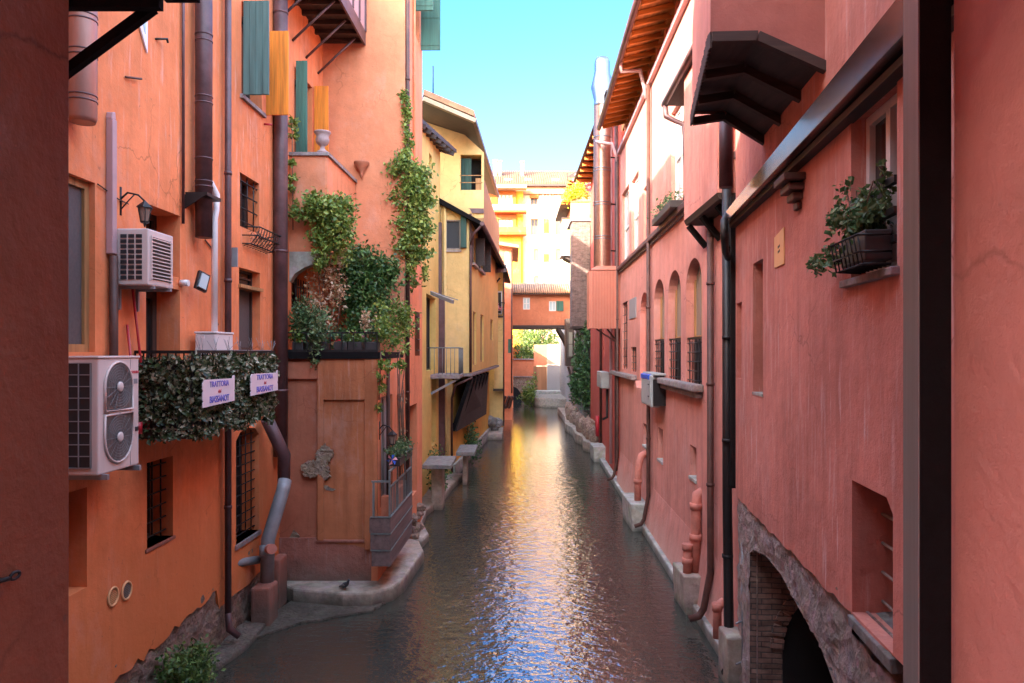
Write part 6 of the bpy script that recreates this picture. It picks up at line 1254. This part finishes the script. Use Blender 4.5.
MB().tube([(-.5, 45.1, 9.5), (-.5, 45.1, .5)], .05, 6).build('downpipe', 'brown_pipe', L4)
MB().hexa([(-2.4, 44.6, 10.2), (-.3, 44.6, 9.9), (-.1, 53, 9.9), (-2.4, 53, 10.2), (-2.4, 44.6, 10.4), (-.3, 44.6, 10.05), (-.1, 53, 10.05), (-2.4, 53, 10.4)]).build('roof', 'blackbeam', L4)
b = MB(); b.cloud((-.8, 44.9, 7.7), (.2, .1, .15), 60, .1); tag(b.build('window_flowers', 'flower_mix'), 'red flowers on the little balcony of the narrow ochre house', 'flowers')
LL = thing('green_shutter_bay', 'small balcony with a grey green shutter at the end of the yellow house', 'balcony', (-.9, 42, 9)); slab([P_(489, 274, 42), P_(506, 272, 42), P_(507, 268, 46), P_(489, 268, 46)], .2, 'slab', 'sillstone', LL); MB().wb(P_(488, 0, 42).x, P_(495, 0, 42).x, 42, 42.1, P_(0, 284, 42).z, P_(0, 250, 42).z).build('shutter', 'green_grey', LL); b = MB()
for i in range(7): x = P_(496, 0, 42).x + i * .09; b.tube([(x, 42, P_(0, 272, 42).z), (x, 42, P_(0, 256, 42).z)], .015, 4)
b.build('railing', 'iron', LL); MB().bar(P_(488, 292, 43), P_(500, 278, 43), .1).build('bracket', 'black', LL)
L5 = thing('far_salmon_house', 'tall salmon house touching the left end of the covered bridge', 'building', (-.6, 55, 0))
F5 = Fr((-2.5, 54), (.05, 54), (0, -1)); S5 = Fr((.05, 54), (.15, 62), (1, 0)); g5 = F5.rect(508, 512.3, 339, 353)
wall(F5, [(0, 1.5), (2.55, 1.5), (2.55, 12.6), (0, 13.0)], [(rectp((g5[0], g5[1], g5[2], g5[3])), .1), (rectp(F5.rect(505, 508.5, 252, 268)), .1)], 'redorange', L5); window(L5, F5, g5, .06, 'green', 'green', 1, 1); window(L5, F5, F5.rect(505, 508.5, 252, 268), .06, 'frame_white', 'glass_pale', 1, 1)
MB().wb(-6, .0, 54.4, 62, -.5, 12.5).build('side_wall', 'redorange', L5); MB().hexa([(-2.8, 53.2, 13.0), (.5, 53.2, 12.5), (.5, 62, 12.5), (-2.8, 62, 13), (-2.8, 53.2, 13.25), (.5, 53.2, 12.7), (.5, 62, 12.7), (-2.8, 62, 13.25)]).build('roof', 'tiles', L5)
for x in (-.5, -.2, .05): MB().bar((x - .3, 54.1, .9), (x, 53.8, 1.8), .16).build('bracket', 'brown_pipe', L5)
MB().tube([(-.02, 53.9, 12.4), (-.02, 53.9, 2)], .06, 6).build('downpipe', 'brown_pipe', L5)
MB().wb(-6, .1, 66, 92, -.5, 6.5).build('flank_wall', 'redorange', L5)
# grey rubble jetty
jt = thing('stone_jetty', 'pile of grey stone blocks on a jetty below the narrow ochre house', 'jetty', (-1.5, 48, 0)); MB().wb(-2.6, -.55, 42, 50, -.6, .35).build('base', 'concrete', jt, .06)
b = MB()
for i in range(22): x = random.uniform(-2.0, -.8); y = random.uniform(43.5, 49); rock(b, (x, y, random.uniform(.4, .95)), random.uniform(.3, .5))
b.build('blocks', 'greystone', jt, .05)
tops = {}
for o in bpy.data.objects:
    if o.parent is None and 'label' in o and 'kind' not in o: tops.setdefault(o.name.split('.')[0], []).append(o)
PLUR = {'building': None, 'outdoor_unit': 'air conditioning outdoor units', 'downpipe': 'downpipes on the house walls', 'pedestal': 'concrete pedestals at the waterline', 'hook': 'wall hooks', 'cable': 'loose wall cables', 'wall_vent': 'round wall vents', 'restaurant_sign': 'trattoria signs on the hedge balcony', 'wall_lantern': 'wall lanterns', 'flower_box': 'flower boxes', 'toy_windmill': 'toy windmills among the flowers', 'creeper': 'creepers on the walls', 'drain_pipe': 'terracotta drain pipes', 'broom': 'red broom handles', 'stone_table': 'stone slabs over the water', 'weeds': 'weeds at the waterline', 'roof_antenna': 'roof antennas', 'potted_shrub': 'shrubs on the terrace', 'terrace_shrub': 'shrubs on the roof terrace', 'meter_cabinet': 'meter cabinets'}
for k, v in tops.items():
    if len(v) > 1 and PLUR.get(k):
        for o in v: o['group'] = PLUR[k]
for o in list(bpy.data.objects):
    if '_o' in o: del o['_o']
